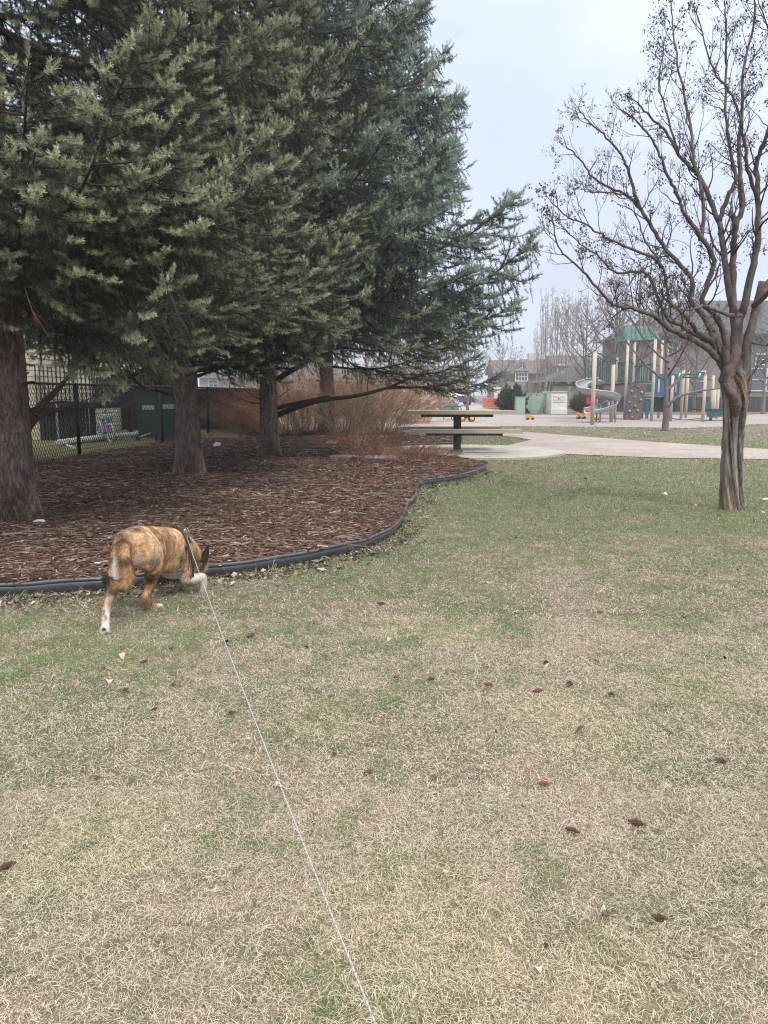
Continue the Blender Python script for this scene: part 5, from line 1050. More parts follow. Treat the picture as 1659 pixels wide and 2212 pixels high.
for x, y, c in [(1050, 697, (.6, .06, .05)), (948, 770, (.35, .55, .40)), (1104, 788, (.35, .55, .45)), (997, 866, (.10, .30, .45)), (1093, 912, (.65, .40, .42)), (903, 955, (.12, .38, .52)), (1000, 1012, (.28, .48, .38)), (1043, 1092, (.75, .28, .08)), (905, 1100, (.40, .48, .42)), (950, 1205, (.65, .20, .12))]:
    py = 745 + y / 7.68; v = (py - 828) / 82; MB().ell(PD(1242 + x / 7.68, py, YP - .16 - .8 * v), (.062, .05, .068), 8, 6).build('climbing_hold', mat('hold', tuple(q * .62 + .04 for q in c), rough=.6), cw, True, True)
# panels
M_slot = M_beige
yE = PS['E'][0].y; pl = MB().box(((PD(1415, 830, yE).x + PD(1470, 830, yE).x) / 2, yE + .12, (hgt(1440, 807.5, yE) + hgt(1440, 856, yE)) / 2), (PD(1470, 830, yE).x - PD(1415, 830, yE).x, .05, hgt(1440, 807.5, yE) - hgt(1440, 856, yE))).build('side_panel', M_blu, pg, False, True)
for px in (1423, 1460): MB().box(PD(px, 833, yE + .08), (.08, .03, .62)).build('slot_insert', M_slot, pl, False, True)
MB().box(((PD(1415, 870, yE).x + PD(1470, 870, yE).x) / 2, yE + .5, hgt(1440, 874, yE)), (1.1, .05, .68)).build('lower_panel', mat('play_dark_panel', (.03, .028, .035), rough=.7), pg, False, True)
for a, b in ((1388.5, 1394.5), (1399.5, 1405.5)): MB().box(((PD(a, 880).x + PD(b, 880).x) / 2, YP + .3, hgt(1390, 885.5, YP) + .02), (PD(b, 880).x - PD(a, 880).x, .05, hgt(1390, 866, YP) - .01)).build('arch_leg', M_blu, pg, False, True)
MB().tube(cr([PD(1390, 868, YP + .3), PD(1391, 863.5, YP + .3), PD(1397, 861.5, YP + .3), PD(1403, 863.5, YP + .3), PD(1404, 868, YP + .3)], 3), .07, 8).build('arch_top', M_blu, pg, True, True)
MB().box((PD(1404, 838).x, YP + .6, hgt(1404, 838, YP)), (.5, .5, .38)).build('tunnel_box', M_grn, pg, False, True)
MB().tube(cr([PD(1397, 868, YP + .6), PD(1396, 880, YP + .7), PD(1398, 895, YP + .8)], 3), .10, 8).build('climb_tube', mat('play_bright_green', (.02, .25, .13), rough=.5), pg, True, True)
# monkey bars
def mbz(px, py, k): return D(px, py, PS[k][0].y)
m = MB(); m.tube([mbz(1453, 818, 'E'), mbz(1465, 818, 'E'), mbz(1471, 806, 'E')], .03, 6).tube([mbz(1474, 809, 'F'), mbz(1520, 809, 'H')], .035, 6).tube([mbz(1476, 815, 'E'), mbz(1512, 816, 'H')], .035, 6)
for t in np.linspace(0, 1, 7): m.tube([mbz(1474 + 46 * t, 809, 'F'), mbz(1476 + 36 * t, 815.5, 'H')], .02, 5)
m.tube([mbz(1526, 819, 'H'), mbz(1538, 820, 'I')], .03, 6); m.build('monkey_bars', M_grn, pg, True, True)
for px, k in ((1467, 'E'), (1511, 'H'), (1478, 'F')): MB().tube([mbz(px - 2, 817, k), mbz(px + 2.5, 806, k)], .035, 6).build('grip_bracket', mat('play_mint', (.45, .65, .58), rough=.5), pg, True, True)
MB().box(((PD(1475, 885).x + PD(1533, 885).x) / 2, 37.4, hgt(1500, 884.5, 37.4)), (1.5, 1.3, .06)).build('low_platform', M_deck, pg, False, True); MB().box(((PD(1483, 885).x + PD(1533, 885).x) / 2, 36.8, hgt(1500, 893, 36.8)), (1.1, .05, .32)).build('platform_skirt', M_grn, pg, False, True)
MB().tube(cr([G(1452, 905), G(1480, 908), G(1513, 905)], 4), .045, 6).build('border_ring', M_deck, pg, True, True)
rail(D(1486, 885, 37.9), D(1503, 885, 37.9), hgt(1490, 852, 37.9), hgt(1490, 884, 37.9), 4)
MB().box((PD(1480, 873).x + .1, 36.9, hgt(1480, 877, 36.9)), (.3, .25, .42)).build('step_box', M_grn, pg, False, True)
# helical slide
sl = empty('slide', (G(1285, 903).x, 34.5, 0), 0, 'curved stainless steel slide winding down behind the beige posts', 'slide')
S = cr([PD(1300, 829, 36.6), PD(1275, 832, 36.4), PD(1256, 840, 35.8), PD(1262, 851, 34.9), PD(1285, 857, 34.6), PD(1312, 861, 34.9), PD(1328, 869, 35.6), PD(1322, 880, 35.6), PD(1303, 888, 34.8), PD(1285, 893, 34.3), PD(1268, 896.5, 34.1)], 8)
vs = []; prof = [(-1, .26), (-1, .20), (-.88, .06), (-.45, 0), (.45, 0), (.88, .06), (1, .20), (1, .26)]; k = len(prof)
for i, p in enumerate(S):
    t = (S[min(i + 1, len(S) - 1)] - S[max(i - 1, 0)]).normalized(); n_ = Vector((t.y, -t.x, 0)).normalized(); turn = .28; up_ = Vector((0, 0, 1)); nn_ = (n_ * cos(turn) + up_ * sin(turn) * .8)
    for a, b in prof: vs.append(p + nn_ * a * .25 + up_ * b * .9)
MB().add(vs, [(i * k + j, i * k + j + 1, (i + 1) * k + j + 1, (i + 1) * k + j) for i in range(len(S) - 1) for j in range(k - 1)]).build('chute', M_ss, sl, True, True)
for j in (0, k - 1): MB().tube([vs[i * k + j] for i in range(len(S))], .028, 6).build('rim', mat('slide_rim', (.5, .5, .5), rough=.4, metal=.6), sl, True, True)
for px, pt, Y in [(1298, 862, 34.9), (1290, 862, 35.4), (1330, 878, 35.6)]: b = D(px, pt, Y); MB().cyl((b.x, b.y, -.05), (b.x, b.y, b.z + .02), .035).build('support_leg', mat('slide_leg', (.25, .26, .28), rough=.5), sl, True, True)
MB().tube([D(1289, 851, 34.9), D(1292, 836, 34.9), D(1295, 855, 34.9)], .02, 6).build('brace', mat('slide_leg2', (.5, .5, .5), rough=.4), sl, True, True)
# red digger
Yd_ = 34.6; dg = empty('sand_digger', (D(1275, 903, Yd_).x, Yd_, 0), 0, 'red plastic sand digger with a scoop seat and round bucket beside the slide', 'sand digger')
mm_ = MB(); q4 = [D(1271, 857, Yd_), D(1294, 855, Yd_), D(1284, 874, Yd_), D(1270, 872, Yd_)]; th = Vector((0, .3, 0)); mm_.add(q4 + [p + th for p in q4], [(0, 1, 2, 3), (7, 6, 5, 4), (0, 4, 5, 1), (1, 5, 6, 2), (2, 6, 7, 3), (3, 7, 4, 0)]).build('seat', M_rp, dg, False, True)
mm_ = MB(); mm_.ell(D(1265.5, 888.5, Yd_ - .15), (.13, .13, .14)).cyl(D(1266, 888.5, Yd_ - .15), D(1276, 888, Yd_ - .1), .12, .08).build('bucket', M_rp, dg, True, True)
MB().cyl(D(1278, 905, Yd_), D(1279, 872, Yd_), .035).cyl(D(1278, 872, Yd_), D(1272, 890, Yd_ - .1), .025).build('stand', M_black, dg, True, True)
# toy trucks
def toy(px, py, s_, rz, label, M=M_yel, tipped=.5):
    r_ = empty('toy_truck', G(px, py), rz, label, 'toy truck', 'yellow toy trucks on the playground gravel')
    MB().box((0, 0, .13 * s_), (.55 * s_, .22 * s_, .07 * s_)).box((.2 * s_, 0, .22 * s_), (.15 * s_, .2 * s_, .14 * s_)).build('chassis', M, r_)
    MB().box((-.1 * s_, 0, .25 * s_), (.36 * s_, .24 * s_, .14 * s_), M=Matrix.Rotation(tipped, 4, 'Y')).build('bed', M, r_)
    for a in (-.18, .18):
        for b in (-.12, .12): MB().cyl((a * s_, b * s_ - .03 * s_, .08 * s_), (a * s_, b * s_ + .03 * s_, .08 * s_), .085 * s_).build('wheel', M_black, r_, True)
toy(1255, 905, .80, .2, 'yellow toy dump truck with its bed raised, left of the slide foot', tipped=.6)
toy(1287, 908, .6, .9, 'small yellow toy truck between the two front beige posts', tipped=-.2)
tt = toy(1145, 907, .72, .1, 'yellow and black toy loader alone on the gravel in front of the cabinets', tipped=.0)
r_ = empty('toy_truck', G(1008, 911), 0, 'black toy tractor with big orange wheels seen under the picnic table', 'toy truck', 'yellow toy trucks on the playground gravel')
MB().box((0, 0, .22), (.6, .25, .14)).box((.28, 0, .22), (.12, .3, .2)).build('chassis', mat('toy_dark', (.03, .04, .05), rough=.5), r_)
for a in (-.22, .22):
    for b in (-.14, .14): w = MB().cyl((a, b - .04, .14), (a, b + .04, .14), .15, n=16).build('wheel', M_black, r_, True); MB().cyl((a, b - .045, .14), (a, b + .045, .14), .10).build('rim', mat('toy_orange', (.85, .40, .04), rough=.5), w, True)

# ------------------------------------------------------------------ houses
M_shing = mat('shingle_grey', (.085, .08, .078), rough=.95, var=.25, vscale=6, bump=.3, bscale=18); M_shb = mat('shingle_brown', (.125, .095, .085), rough=.95, var=.2, vscale=3)
M_sid = mat('siding_taupe', (.225, .20, .185), rough=.85, var=.06, vscale=2); M_sidd = mat('siding_dark', (.17, .15, .135), rough=.85, var=.06); M_trimw = mat('window_frame_white', (.62, .62, .60), rough=.5); M_glass = mat('window_glass', (.10, .115, .135), rough=.12, spec=.8); M_stucco = mat('stucco_tan', (.235, .20, .165), rough=.9, var=.08); M_fascia = mat('fascia_dark', (.07, .06, .055), rough=.7)
def siding(mb, x0, x1, z0, z1, y, st=.16):
    z = z0
    while z < z1: mb.box(((x0 + x1) / 2, y - .01, z + st / 2), (x1 - x0, .02, st - .012), M=Matrix.Rotation(-.09, 4, 'X')); z += st
def window(root, x0, x1, z0, z1, y, bars=1, tr=.09, M=None, label=None):
    w = MB(); cx, cz = (x0 + x1) / 2, (z0 + z1) / 2
    w.box((x0, y - .05, cz), (tr, .08, z1 - z0 + tr)).box((x1, y - .05, cz), (tr, .08, z1 - z0 + tr)).box((cx, y - .052, z0), (x1 - x0, .08, tr)).box((cx, y - .052, z1), (x1 - x0, .08, tr)).box((cx, y - .045, cz), (x1 - x0, .05, tr * .7))
    for k in range(1, bars): w.box((x0 + (x1 - x0) * k / bars, y - .048, cz), (tr * .5, .05, z1 - z0))
    o = w.build('window', M or M_trimw, root, False, True); MB().box((cx, y - .012, cz), (x1 - x0, .02, z1 - z0)).build('pane', M_glass, o, False, True); return o
# right hand gabled house
YH = 60
hr = empty('house', D(1480, 860, YH).xy.to_3d(), 0, 'large taupe sided house with a broad hipped roof behind the play tower', 'house')
xl = D(1378, 800, YH).x; xr = D(2150, 800, YH).x; ez = hgt(1320, 722, YH)
m = MB(); m.box(((xl + xr) / 2, YH + 5, ez / 2), (xr - xl, 10, ez)); siding(m, xl, xr, .3, ez - .1, YH); m.build('wall', M_sid, hr, False, True)
pk = hgt(1485, 652, YH + 5); e0 = Vector((xl - .6, YH - .6, ez)); e1 = Vector((xr + .6, YH - .6, ez)); e2_ = Vector((xr + .6, YH + 10.6, ez)); e3 = Vector((xl - .6, YH + 10.6, ez)); r0 = Vector((D(1470, 660, YH + 5).x, YH + 5, pk + .1)); r1 = Vector((xr - 5, YH + 5, pk + .1))
MB().add([e0, e1, e2_, e3, r0, r1], [(0, 1, 5, 4), (1, 2, 5), (2, 3, 4, 5), (3, 0, 4), (3, 2, 1, 0)]).build('roof', M_shing, hr, False, True)
MB().bar(e0 + Vector((0, -.05, -.08)), e1 + Vector((0, -.05, -.08)), .12, .2).build('eave', M_fascia, hr, False, True)
for a in [(1502, 1524, 802, 845), (1651, 1700, 765, 845), (1630, 1652, 765, 788)]: window(hr, D(a[0], 800, YH).x, D(a[1], 800, YH).x, hgt(1500, a[3], YH), hgt(1500, a[2], YH), YH - .03)
window(hr, D(1617, 800, YH).x, D(1656, 800, YH).x, hgt(1500, 844, YH), hgt(1500, 796, YH), YH - .03)
for a in [(1399, 1412, 722, 742), (1440, 1460, 735, 765)]: window(hr, D(a[0], 800, YH).x, D(a[1], 800, YH).x, hgt(1500, a[3], YH), hgt(1500, a[2], YH), YH - .03, 2)
# fence in front of it
bfc = empty('garden_fence', D(1560, 890, 56.5).xy.to_3d(), 0, 'low dark board fence in front of the large taupe house', 'fence'); m = MB(); xa = D(1330, 860, 56.5).x; xb = D(2000, 860, 56.5).x; zt = hgt(1560, 857, 56.5)
for x in np.arange(xa, xb, .19): m.box((x, 56.5, zt / 2), (.165, .03, zt + random.uniform(-.02, .02)))
m.build('boards', mat('garden_boards', (.05, .042, .042), rough=.9, var=.4, vscale=5, stretch=(1, 1, .1)), bfc, False, True)
for x in np.arange(xa, xb, 3.2): MB().box((x, 56.44, zt / 2 + .05), (.12, .1, zt + .1)).build('post', M_board, bfc, False, True)
# grey garage wing with deep eave, left of the big house
YG = 70; ga = empty('garage', D(1255, 870, YG).xy.to_3d(), 0, 'grey roofed garage wing behind the white cabinet', 'garage'); gx0 = D(1192, 800, YG).x; gx1 = D(1360, 800, YG).x; gz = hgt(1250, 824, YG)
m = MB(); m.box(((gx0 + gx1) / 2, YG + 4, gz / 2), (gx1 - gx0, 8, gz)); siding(m, gx0, gx1, .2, gz - .05, YG); m.build('wall', M_sidd, ga, False, True)
rz_ = hgt(1250, 780, YG + 4); MB().add([(gx0 - .5, YG - .6, gz - .05), (gx1 + .5, YG - .6, gz - .05), (gx1 + .5, YG + 8.6, gz - .05), (gx0 - .5, YG + 8.6, gz - .05), (gx0 + 4.0, YG + 4, rz_), (gx1 + .5, YG + 4, rz_)], [(0, 1, 5, 4), (1, 2, 5), (2, 3, 4, 5), (3, 0, 4), (3, 2, 1, 0)]).build('roof', M_shing, ga, False, True)
MB().box(((gx0 + 1.3), YG - .03, gz * .42), (2.4, .06, gz * .8)).build('garage_door', mat('garage_door_pale', (.45, .43, .40), rough=.6), ga, False, True)
m = MB(); [m.cyl((x, YG - .7, gz - .02), (x, YG - .35, gz + .06), .05, n=6) for x in np.arange(gx0 + 3, gx1, .32)]; m.build('tile_ends', mat('tile_end', (.4, .39, .38)), ga, False, True)
mS = mat('stone_veneer', (.17, .155, .145), rough=.9, var=.5, vscale=5, bump=.8, bscale=8, dist=.06); MB().box((D(1285, 860, YG).x, YG - .12, gz * .45), (2.6, .2, gz * .9)).build('stone_facing', mS, ga, False, True)
# hedge / bins beside it
bush(D(1254, 890, 53).xy.to_3d(), .75, 1.15, 5000, 'brown leafless hedge clump right of the white cabinet', [(.10, .06, .04), (.14, .09, .06), (.06, .08, .04)], 8, name='hedge', leaf=.14)
# row of townhouses
YW = 125
def town(px0, px1, label, gable, wins, Y=YW, pitch=778, eave=806, M=M_stucco, Mr=M_shb):
    c = D((px0 + px1) / 2, 868, Y).xy.to_3d(); root = empty('townhouse', c, 0, label, 'townhouse', 'row of tan townhouses'); x0 = D(px0, 800, Y).x; x1 = D(px1, 800, Y).x; ez = hgt(1100, eave, Y); rz = hgt(1100, pitch, Y + 5)
    MB().box(((x0 + x1) / 2, Y + 5, ez / 2), (x1 - x0, 10, ez)).build('wall', M, root, False, True)
    MB().add([(x0 - .5, Y - .7, ez - .1), (x1 + .3, Y - .7, ez - .1), (x1 + .3, Y + 10.5, ez - .1), (x0 - .5, Y + 10.5, ez - .1), (x0 - .5, Y + 5, rz), (x1 + .3, Y + 5, rz)], [(0, 1, 5, 4), (1, 2, 5), (2, 3, 4, 5), (3, 0, 4), (3, 2, 1, 0)]).build('roof', Mr, root, False, True)
    if gable:
        g0, g1, gt = D(gable[0], 800, Y - 1.2).x, D(gable[1], 800, Y - 1.2).x, hgt(1100, gable[2], Y - 1.2); gz_ = hgt(1100, gable[3], Y - 1.2); gm = (g0 + g1) / 2; yy = Y - 1.2
        d = MB().add([(g0 + .5, yy, 2.6), (g1 - .5, yy, 2.6), (g1 - .5, yy, gz_), (gm, yy, gt - .4), (g0 + .5, yy, gz_), (g0 + .5, yy + 4, 2.6), (g1 - .5, yy + 4, 2.6), (g1 - .5, yy + 4, gz_), (gm, yy + 4, gt - .4), (g0 + .5, yy + 4, gz_)], [(0, 1, 2, 3, 4), (1, 6, 7, 2), (5, 0, 4, 9), (5, 6, 1, 0)]).build('bay', mat('bay_pale', (.33, .29, .25), rough=.9), root, False, True)
        MB().add([(g0, yy - .5, gz_ - .1), (gm, yy - .5, gt), (g1, yy - .5, gz_ - .1), (g0, yy + 5, gz_ - .1), (gm, yy + 5, gt), (g1, yy + 5, gz_ - .1), (g0, yy - .5, gz_ - .4), (gm, yy - .5, gt - .35), (g1, yy - .5, gz_ - .4)], [(0, 3, 4, 1), (1, 4, 5, 2), (0, 1, 7, 6), (1, 2, 8, 7)]).build('gable_roof', Mr, root, False, True)
        MB().bar((gm - .9, yy - .45, gt - 1.25), (gm + .9, yy - .45, gt - 1.25), .12).bar((gm, yy - .45, gt - 1.25), (gm, yy - .45, gt - .4), .1).bar((gm - .7, yy - .45, gt - 1.2), (gm, yy - .45, gt - .8), .08).bar((gm + .7, yy - .45, gt - 1.2), (gm, yy - .45, gt - .8), .08).build('truss', M_trimw, root, False, True)
        window(root, gm - .95, gm + .95, hgt(1100, gable[5], yy), hgt(1100, gable[4], yy), yy - .03, 4, .14)
    for a in wins: window(root, D(a[0], 800, Y).x, D(a[1], 800, Y).x, hgt(1100, a[3], Y), hgt(1100, a[2], Y), Y - .03, a[4] if len(a) > 4 else 1, .14, M_fascia if len(a) > 5 else None)
    return root
tw1 = town(1072, 1139, 'tan townhouse with a gabled bay window and truss, left end of the row', (1113, 1141, 782, 801, 805, 823), [(1090, 1099, 804, 824, 1, 1)])
MB().box((D(1092, 860, YW - 2).x, YW - 2, 1.6), (4.6, 4, 3.2)).build('garage_wing', M_stucco, tw1, False, True); MB().box((D(1090, 860, YW - 4).x, YW - 4.05, 1.2), (3.4, .08, 2.3)).build('garage_door', mat('garage_door_white', (.6, .58, .55)), tw1, False, True)
MB().box((D(1152, 772, YW + 5).x, YW + 5, hgt(1152, 774, YW + 5)), (1.6, 1, 1.6)).cyl((D(1152, 772, YW + 5).x, YW + 5, hgt(1152, 774, YW + 5)), (D(1152, 772, YW + 5).x, YW + 5, hgt(1152, 767, YW + 5)), .2).build('chimney', mat('chimney_pale', (.5, .44, .38)), tw1, False, True)
town(1141, 1200, 'middle tan townhouse seen through the poplars', None, [(1160, 1175, 806, 826, 2)], pitch=776)
town(1202, 1300, 'tan townhouse with two tall dark windows behind the blue grey post', None, [(1194 + 10, 1212, 788, 812, 3), (1218, 1232, 786, 806, 3)], pitch=768, eave=790, Y=118)
# houses far left, past the shrubs
for i, (px0, px1, Y, pt, ev, lb) in enumerate([(880, 1015, 135, 790, 818, 'pale house beyond the road behind the park bench'), (700, 860, 120, 795, 822, 'pale house glimpsed over the orange shrubs'), (430, 560, 100, 775, 815, 'grey house glimpsed between the second and third spruces'), (560, 690, 112, 785, 818, 'tan house glimpsed behind the third spruce trunk')]):
    town(px0, px1, lb, None, [(px0 + 20, px0 + 40, ev + 6, ev + 22, 2), (px1 - 50, px1 - 30, ev + 6, ev + 22, 2)], Y=Y, pitch=pt, eave=ev, M=mat('pale_stucco', (.42, .38, .34), rough=.9), Mr=M_shing)
# parked cars on the road
M_cp = mat('car_purple', (.06, .05, .16), rough=.3, spec=.6); M_cs = mat('car_silver', (.5, .54, .56), rough=.3, metal=.3)
def car(px, Y, rz, M, label):
    r_ = empty('parked_car', D(px, 866, Y).xy.to_3d(), rz, label, 'car', 'cars parked on the far road'); pr = [(-2.2, .35), (-2.25, .75), (-1.9, .95), (-1.35, 1.02), (-.75, 1.42), (.55, 1.45), (1.15, 1.02), (2.0, .88), (2.25, .65), (2.2, .35)]; n = len(pr)
    vs = [(x, s_ * (.86 if z < 1.1 else .66), z) for s_ in (-1, 1) for x, z in pr]; MB().add(vs, [(i, i + 1, n + i + 1, n + i) for i in range(n - 1)] + [tuple(range(n - 1, -1, -1)), tuple(range(n, 2 * n)), (0, n, 2 * n - 1, n - 1)]).build('body', M, r_, False, False, True)
    for s_ in (-1, 1): MB().add([(-1.2, s_ * .875, 1.02), (-.72, s_ * .70, 1.36), (.5, s_ * .70, 1.38), (1.02, s_ * .875, 1.02)], [(0, 1, 2, 3)]).build('side_window', M_glass, r_)
    for x in (-1.4, 1.4):
        for s_ in (-1, 1): MB().cyl((x, s_ * .70, .33), (x, s_ * .9, .33), .33, n=16).build('wheel', M_black, r_, True)
car(984, 92, .1, M_cp, 'dark purple car parked on the far road above the park bench'); car(948, 90, .05, M_cs, 'silver car parked left of the dark purple car'); car(860, 91, 0, mat('car_white', (.7, .7, .7), rough=.3), 'white car on the road behind the orange shrubs'); car(740, 92, 0, mat('car_grey', (.2, .21, .22), rough=.3), 'grey car on the road behind the tan fan-shaped shrub'); car(640, 91, 0, mat('car_red', (.35, .04, .04), rough=.3), 'red car on the road seen past the third spruce trunk')
ss = empty('road_sign', D(947, 860, 80).xy.to_3d(), 0, 'small red road sign above the silver car', 'sign'); MB().cyl((0, 0, 0), (0, 0, 2.5), .04).build('pole', M_post, ss); MB().cyl((0, -.05, 2.3), (0, -.02, 2.3), .38, n=8).build('sign_face', M_stop, ss)
# tree mass beyond the far houses
# ------------------------------------------------------------------ the dog
def c3(cx, cy, Y): return D(162 + cx / 4.389, 1080 + cy / 4.389, Y)
dogm = MB()
def chain(pts, step=.010):
    """pts: (point, radius) or (point, (rx, ry, rz)) ; densely overlapped ellipsoids"""
    P = cr([p for p, r in pts], 8); rs = [Vector((r, r, r)) if not hasattr(r, '__len__') else Vector(r) for p, r in pts]; RR = cr(rs, 8)
    last = None
    for p, r in zip(P, RR):
        if last is not None and (p - last).length < min(r) * .22: continue
        dogm.ell(p, r, 14, 10); last = p
FWD = (c3(1000, 420, 4.80) - c3(560, 420, 4.27)).normalized()
# torso (heading away to the right)
chain([(c3(560, 440, 4.26), (.092, .095, .112)), (c3(640, 428, 4.36), (.092, .092, .114)), (c3(740, 438, 4.46), (.088, .088, .119)), (c3(840, 458, 4.57), (.096, .096, .132)), (c3(920, 478, 4.67), (.100, .100, .140)), (c3(985, 485, 4.75), (.090, .090, .133)), (c3(1025, 500, 4.80), (.076, .076, .115))])
# rump roundness
chain([(c3(520, 420, 4.23), (.072, .080, .090)), (c3(600, 385, 4.30), (.082, .085, .084)), (c3(700, 365, 4.40), (.076, .080, .066))])
# belly
chain([(c3(850, 560, 4.56), (.078, .078, .085)), (c3(905, 580, 4.64), (.086, .086, .10)), (c3(960, 590, 4.72), (.08, .08, .10))])
# neck and head, nose down in the grass
chain([(c3(1030, 470, 4.82), (.080, .080, .10)), (c3(1085, 480, 4.90), (.062, .062, .076)), (c3(1130, 520, 4.97), (.050, .050, .060)), (c3(1165, 570, 5.02), (.050, .05, .056))])
chain([(c3(1165, 570, 5.02), .058), (c3(1182, 620, 5.06), .057), (c3(1185, 670, 5.10), .043), (c3(1185, 730, 5.14), .032), (c3(1182, 775, 5.17), .026)])
chain([(c3(1135, 640, 4.99), .035), (c3(1150, 690, 5.03), .03)])
# right hind leg (bent, lifted paw roll)
chain([(c3(650, 450, 4.28), (.085, .085, .105)), (c3(722, 520, 4.27), (.066, .080, .105)), (c3(752, 590, 4.30), (.054, .072, .085)), (c3(742, 680, 4.36), (.044, .056, .055)), (c3(728, 760, 4.36), .036), (c3(700, 840, 4.34), .026), (c3(672, 905, 4.32), .0215), (c3(672, 935, 4.33), .022), (c3(700, 975, 4.37), .0195), (c3(745, 1008, 4.42), .0185), (c3(785, 1018, 4.455), .020)])
chain([(c3(775, 1012, 4.44), (.022, .024, .018)), (c3(802, 1012, 4.475), (.026, .03, .019)), (c3(815, 1008, 4.49), (.020, .02, .015))])
# left hind leg (stretched back, pad showing)
chain([(c3(478, 440, 4.24), (.064, .075, .095)), (c3(436, 520, 4.22), (.050, .066, .10)), (c3(410, 610, 4.20), (.045, .058, .082)), (c3(392, 700, 4.17), (.044, .052, .06)), (c3(385, 790, 4.13), .036), (c3(365, 860, 4.09), .029), (c3(335, 925, 4.05), .024), (c3(308, 980, 4.01), .0235), (c3(300, 1050, 3.985), .021), (c3(293, 1130, 3.965), .0195), (c3(288, 1200, 3.95), .022)])
chain([(c3(287, 1215, 3.945), (.025, .022, .024)), (c3(287, 1250, 3.95), (.027, .026, .022)), (c3(290, 1266, 3.965), (.027, .03, .016))])
# right fore leg (raised, wrist bent)
chain([(c3(1035, 500, 4.74), (.055, .055, .10)), (c3(1045, 590, 4.72), (.048, .055, .085)), (c3(1050, 670, 4.71), .046), (c3(1052, 735, 4.71), .036), (c3(1100, 745, 4.73), .030), (c3(1160, 735, 4.76), .027), (c3(1205, 728, 4.79), .026), (c3(1218, 765, 4.80), .024), (c3(1218, 820, 4.81), .021), (c3(1212, 862, 4.825), (.022, .028, .017))])
# left fore leg (planted beyond)
chain([(c3(985, 560, 4.86), (.045, .05, .08)), (c3(1060, 660, 4.93), .036), (c3(1110, 740, 4.98), .027), (c3(1150, 800, 5.02), .021), (c3(1165, 850, 5.06), .02), (c3(1172, 868, 5.05), (.025, .035, .016))])
# tail: hangs, then sweeps to the left with a dark tip
TAIL = [(c3(468, 440, 4.155), .034), (c3(478, 530, 4.11), .028), (c3(496, 620, 4.09), .028), (c3(512, 700, 4.075), .031), (c3(500, 765, 4.065), .031), (c3(455, 805, 4.06), .030), (c3(400, 812, 4.055), .027), (c3(350, 790, 4.05), .022), (c3(310, 758, 4.045), .020), (c3(284, 738, 4.04), .010)]
chain(TAIL)
tmp = bpy.data.objects.new('tmp_dog', dogm.mesh('tmp_dog')); COL.objects.link(tmp)
md = tmp.modifiers.new('r', 'REMESH'); md.mode = 'VOXEL'; md.voxel_size = .0058; md.adaptivity = 0
sm = tmp.modifiers.new('s', 'SMOOTH'); sm.factor = .6; sm.iterations = 6
bpy.context.view_layer.update(); dg_ = bpy.context.evaluated_depsgraph_get(); dme = bpy.data.meshes.new_from_object(tmp.evaluated_get(dg_)); bpy.data.objects.remove(tmp)
nV = len(dme.vertices); V = np.empty(nV * 3); dme.vertices.foreach_get('co', V); V = V.reshape(-1, 3); NRM = np.empty(nV * 3); dme.vertices.foreach_get('normal', NRM); NRM = NRM.reshape(-1, 3)
from mathutils.bvhtree import BVHTree
bvh = BVHTree.FromPolygons([Vector(v) for v in V], [tuple(p.vertices) for p in dme.polygons])
def S(cx, cy):
    d = (c3(cx, cy, 4.6) - cam.location).normalized(); h = bvh.ray_cast(cam.location, d, 9)[0]; return h if h else c3(cx, cy, 4.3)
# coat: brindle stripes run round the body; white socks, belly and haunch backs belong to the coat itself
F_ = np.array(FWD); along = V @ F_; sideways = V @ np.array([F_[1], -F_[0], 0])
st = vnoise(along * 1.0 + V[:, 2] * .25, V[:, 2] * .30, .014, 3) * .42 + vnoise(along - V[:, 2] * .35, V[:, 2] * .4, .032, 8) * .33 + vnoise(along, V[:, 2] * .5, .008, 9) * .25
big = vnoise(along + V[:, 2], sideways + V[:, 2] * .5, .09, 5)
tan_ = np.array([.45, .225, .095]); gold = np.array([.62, .42, .235]); brn = np.array([.085, .048, .032])
mot = vnoise(along * .8 + V[:, 2] * .3, V[:, 2] - along * .3, .011, 15); med = vnoise(along, V[:, 2] * .6 + sideways * .4, .03, 19); gm = np.clip(big * .6 + med * .5 + (mot - .5) * .5 - .05, 0, 1)[:, None]; C = tan_ * (1 - gm) + gold * gm
k = np.clip((st - .45) * 5.5, 0, 1)[:, None] * (.42 + .50 * (1 - big[:, None])); hl = np.clip((.42 - st) * 6, 0, 1)[:, None] * .45; C = C * (1 - hl) + np.array([.70, .48, .26]) * hl; C = C * (1 - k) + brn * k
def paint(c, r, col, soft=.35, sc=(1, 1, 1)):
    global C
    d = np.linalg.norm((V - np.array(c)) / np.array(sc), axis=1); d = d + (vnoise(V[:, 0] + V[:, 1], V[:, 2], .012, 2) - .5) * r * .5
    w = np.clip((r * (1 + soft) - d) / (r * soft * 2), 0, 1)[:, None]; C = C * (1 - w) + np.array(col) * w
WHT = (.74, .68, .62); CRM = (.62, .50, .38)
paint(S(585, 580), .034, WHT, .35, (.9, 1, 1.7)); paint(S(605, 660), .032, (.60, .50, .38), .5); paint(S(545, 520), .022, (.60, .52, .44), .8); paint(S(655, 780), .018, WHT, .5, (.6, 1, 2))      # inner thigh
paint(S(385, 590), .022, (.66, .58, .50), .9, (.6, 1, 1.9)); paint(S(385, 700), .036, (.60, .50, .42), .7, (.9, 1, 1.3))
paint(c3(850, 740, 4.55), .085, CRM, .5, (1.6, 1.6, .5)); paint(c3(930, 735, 4.66), .05, WHT, .5, (1.4, 1.3, .45))                # belly
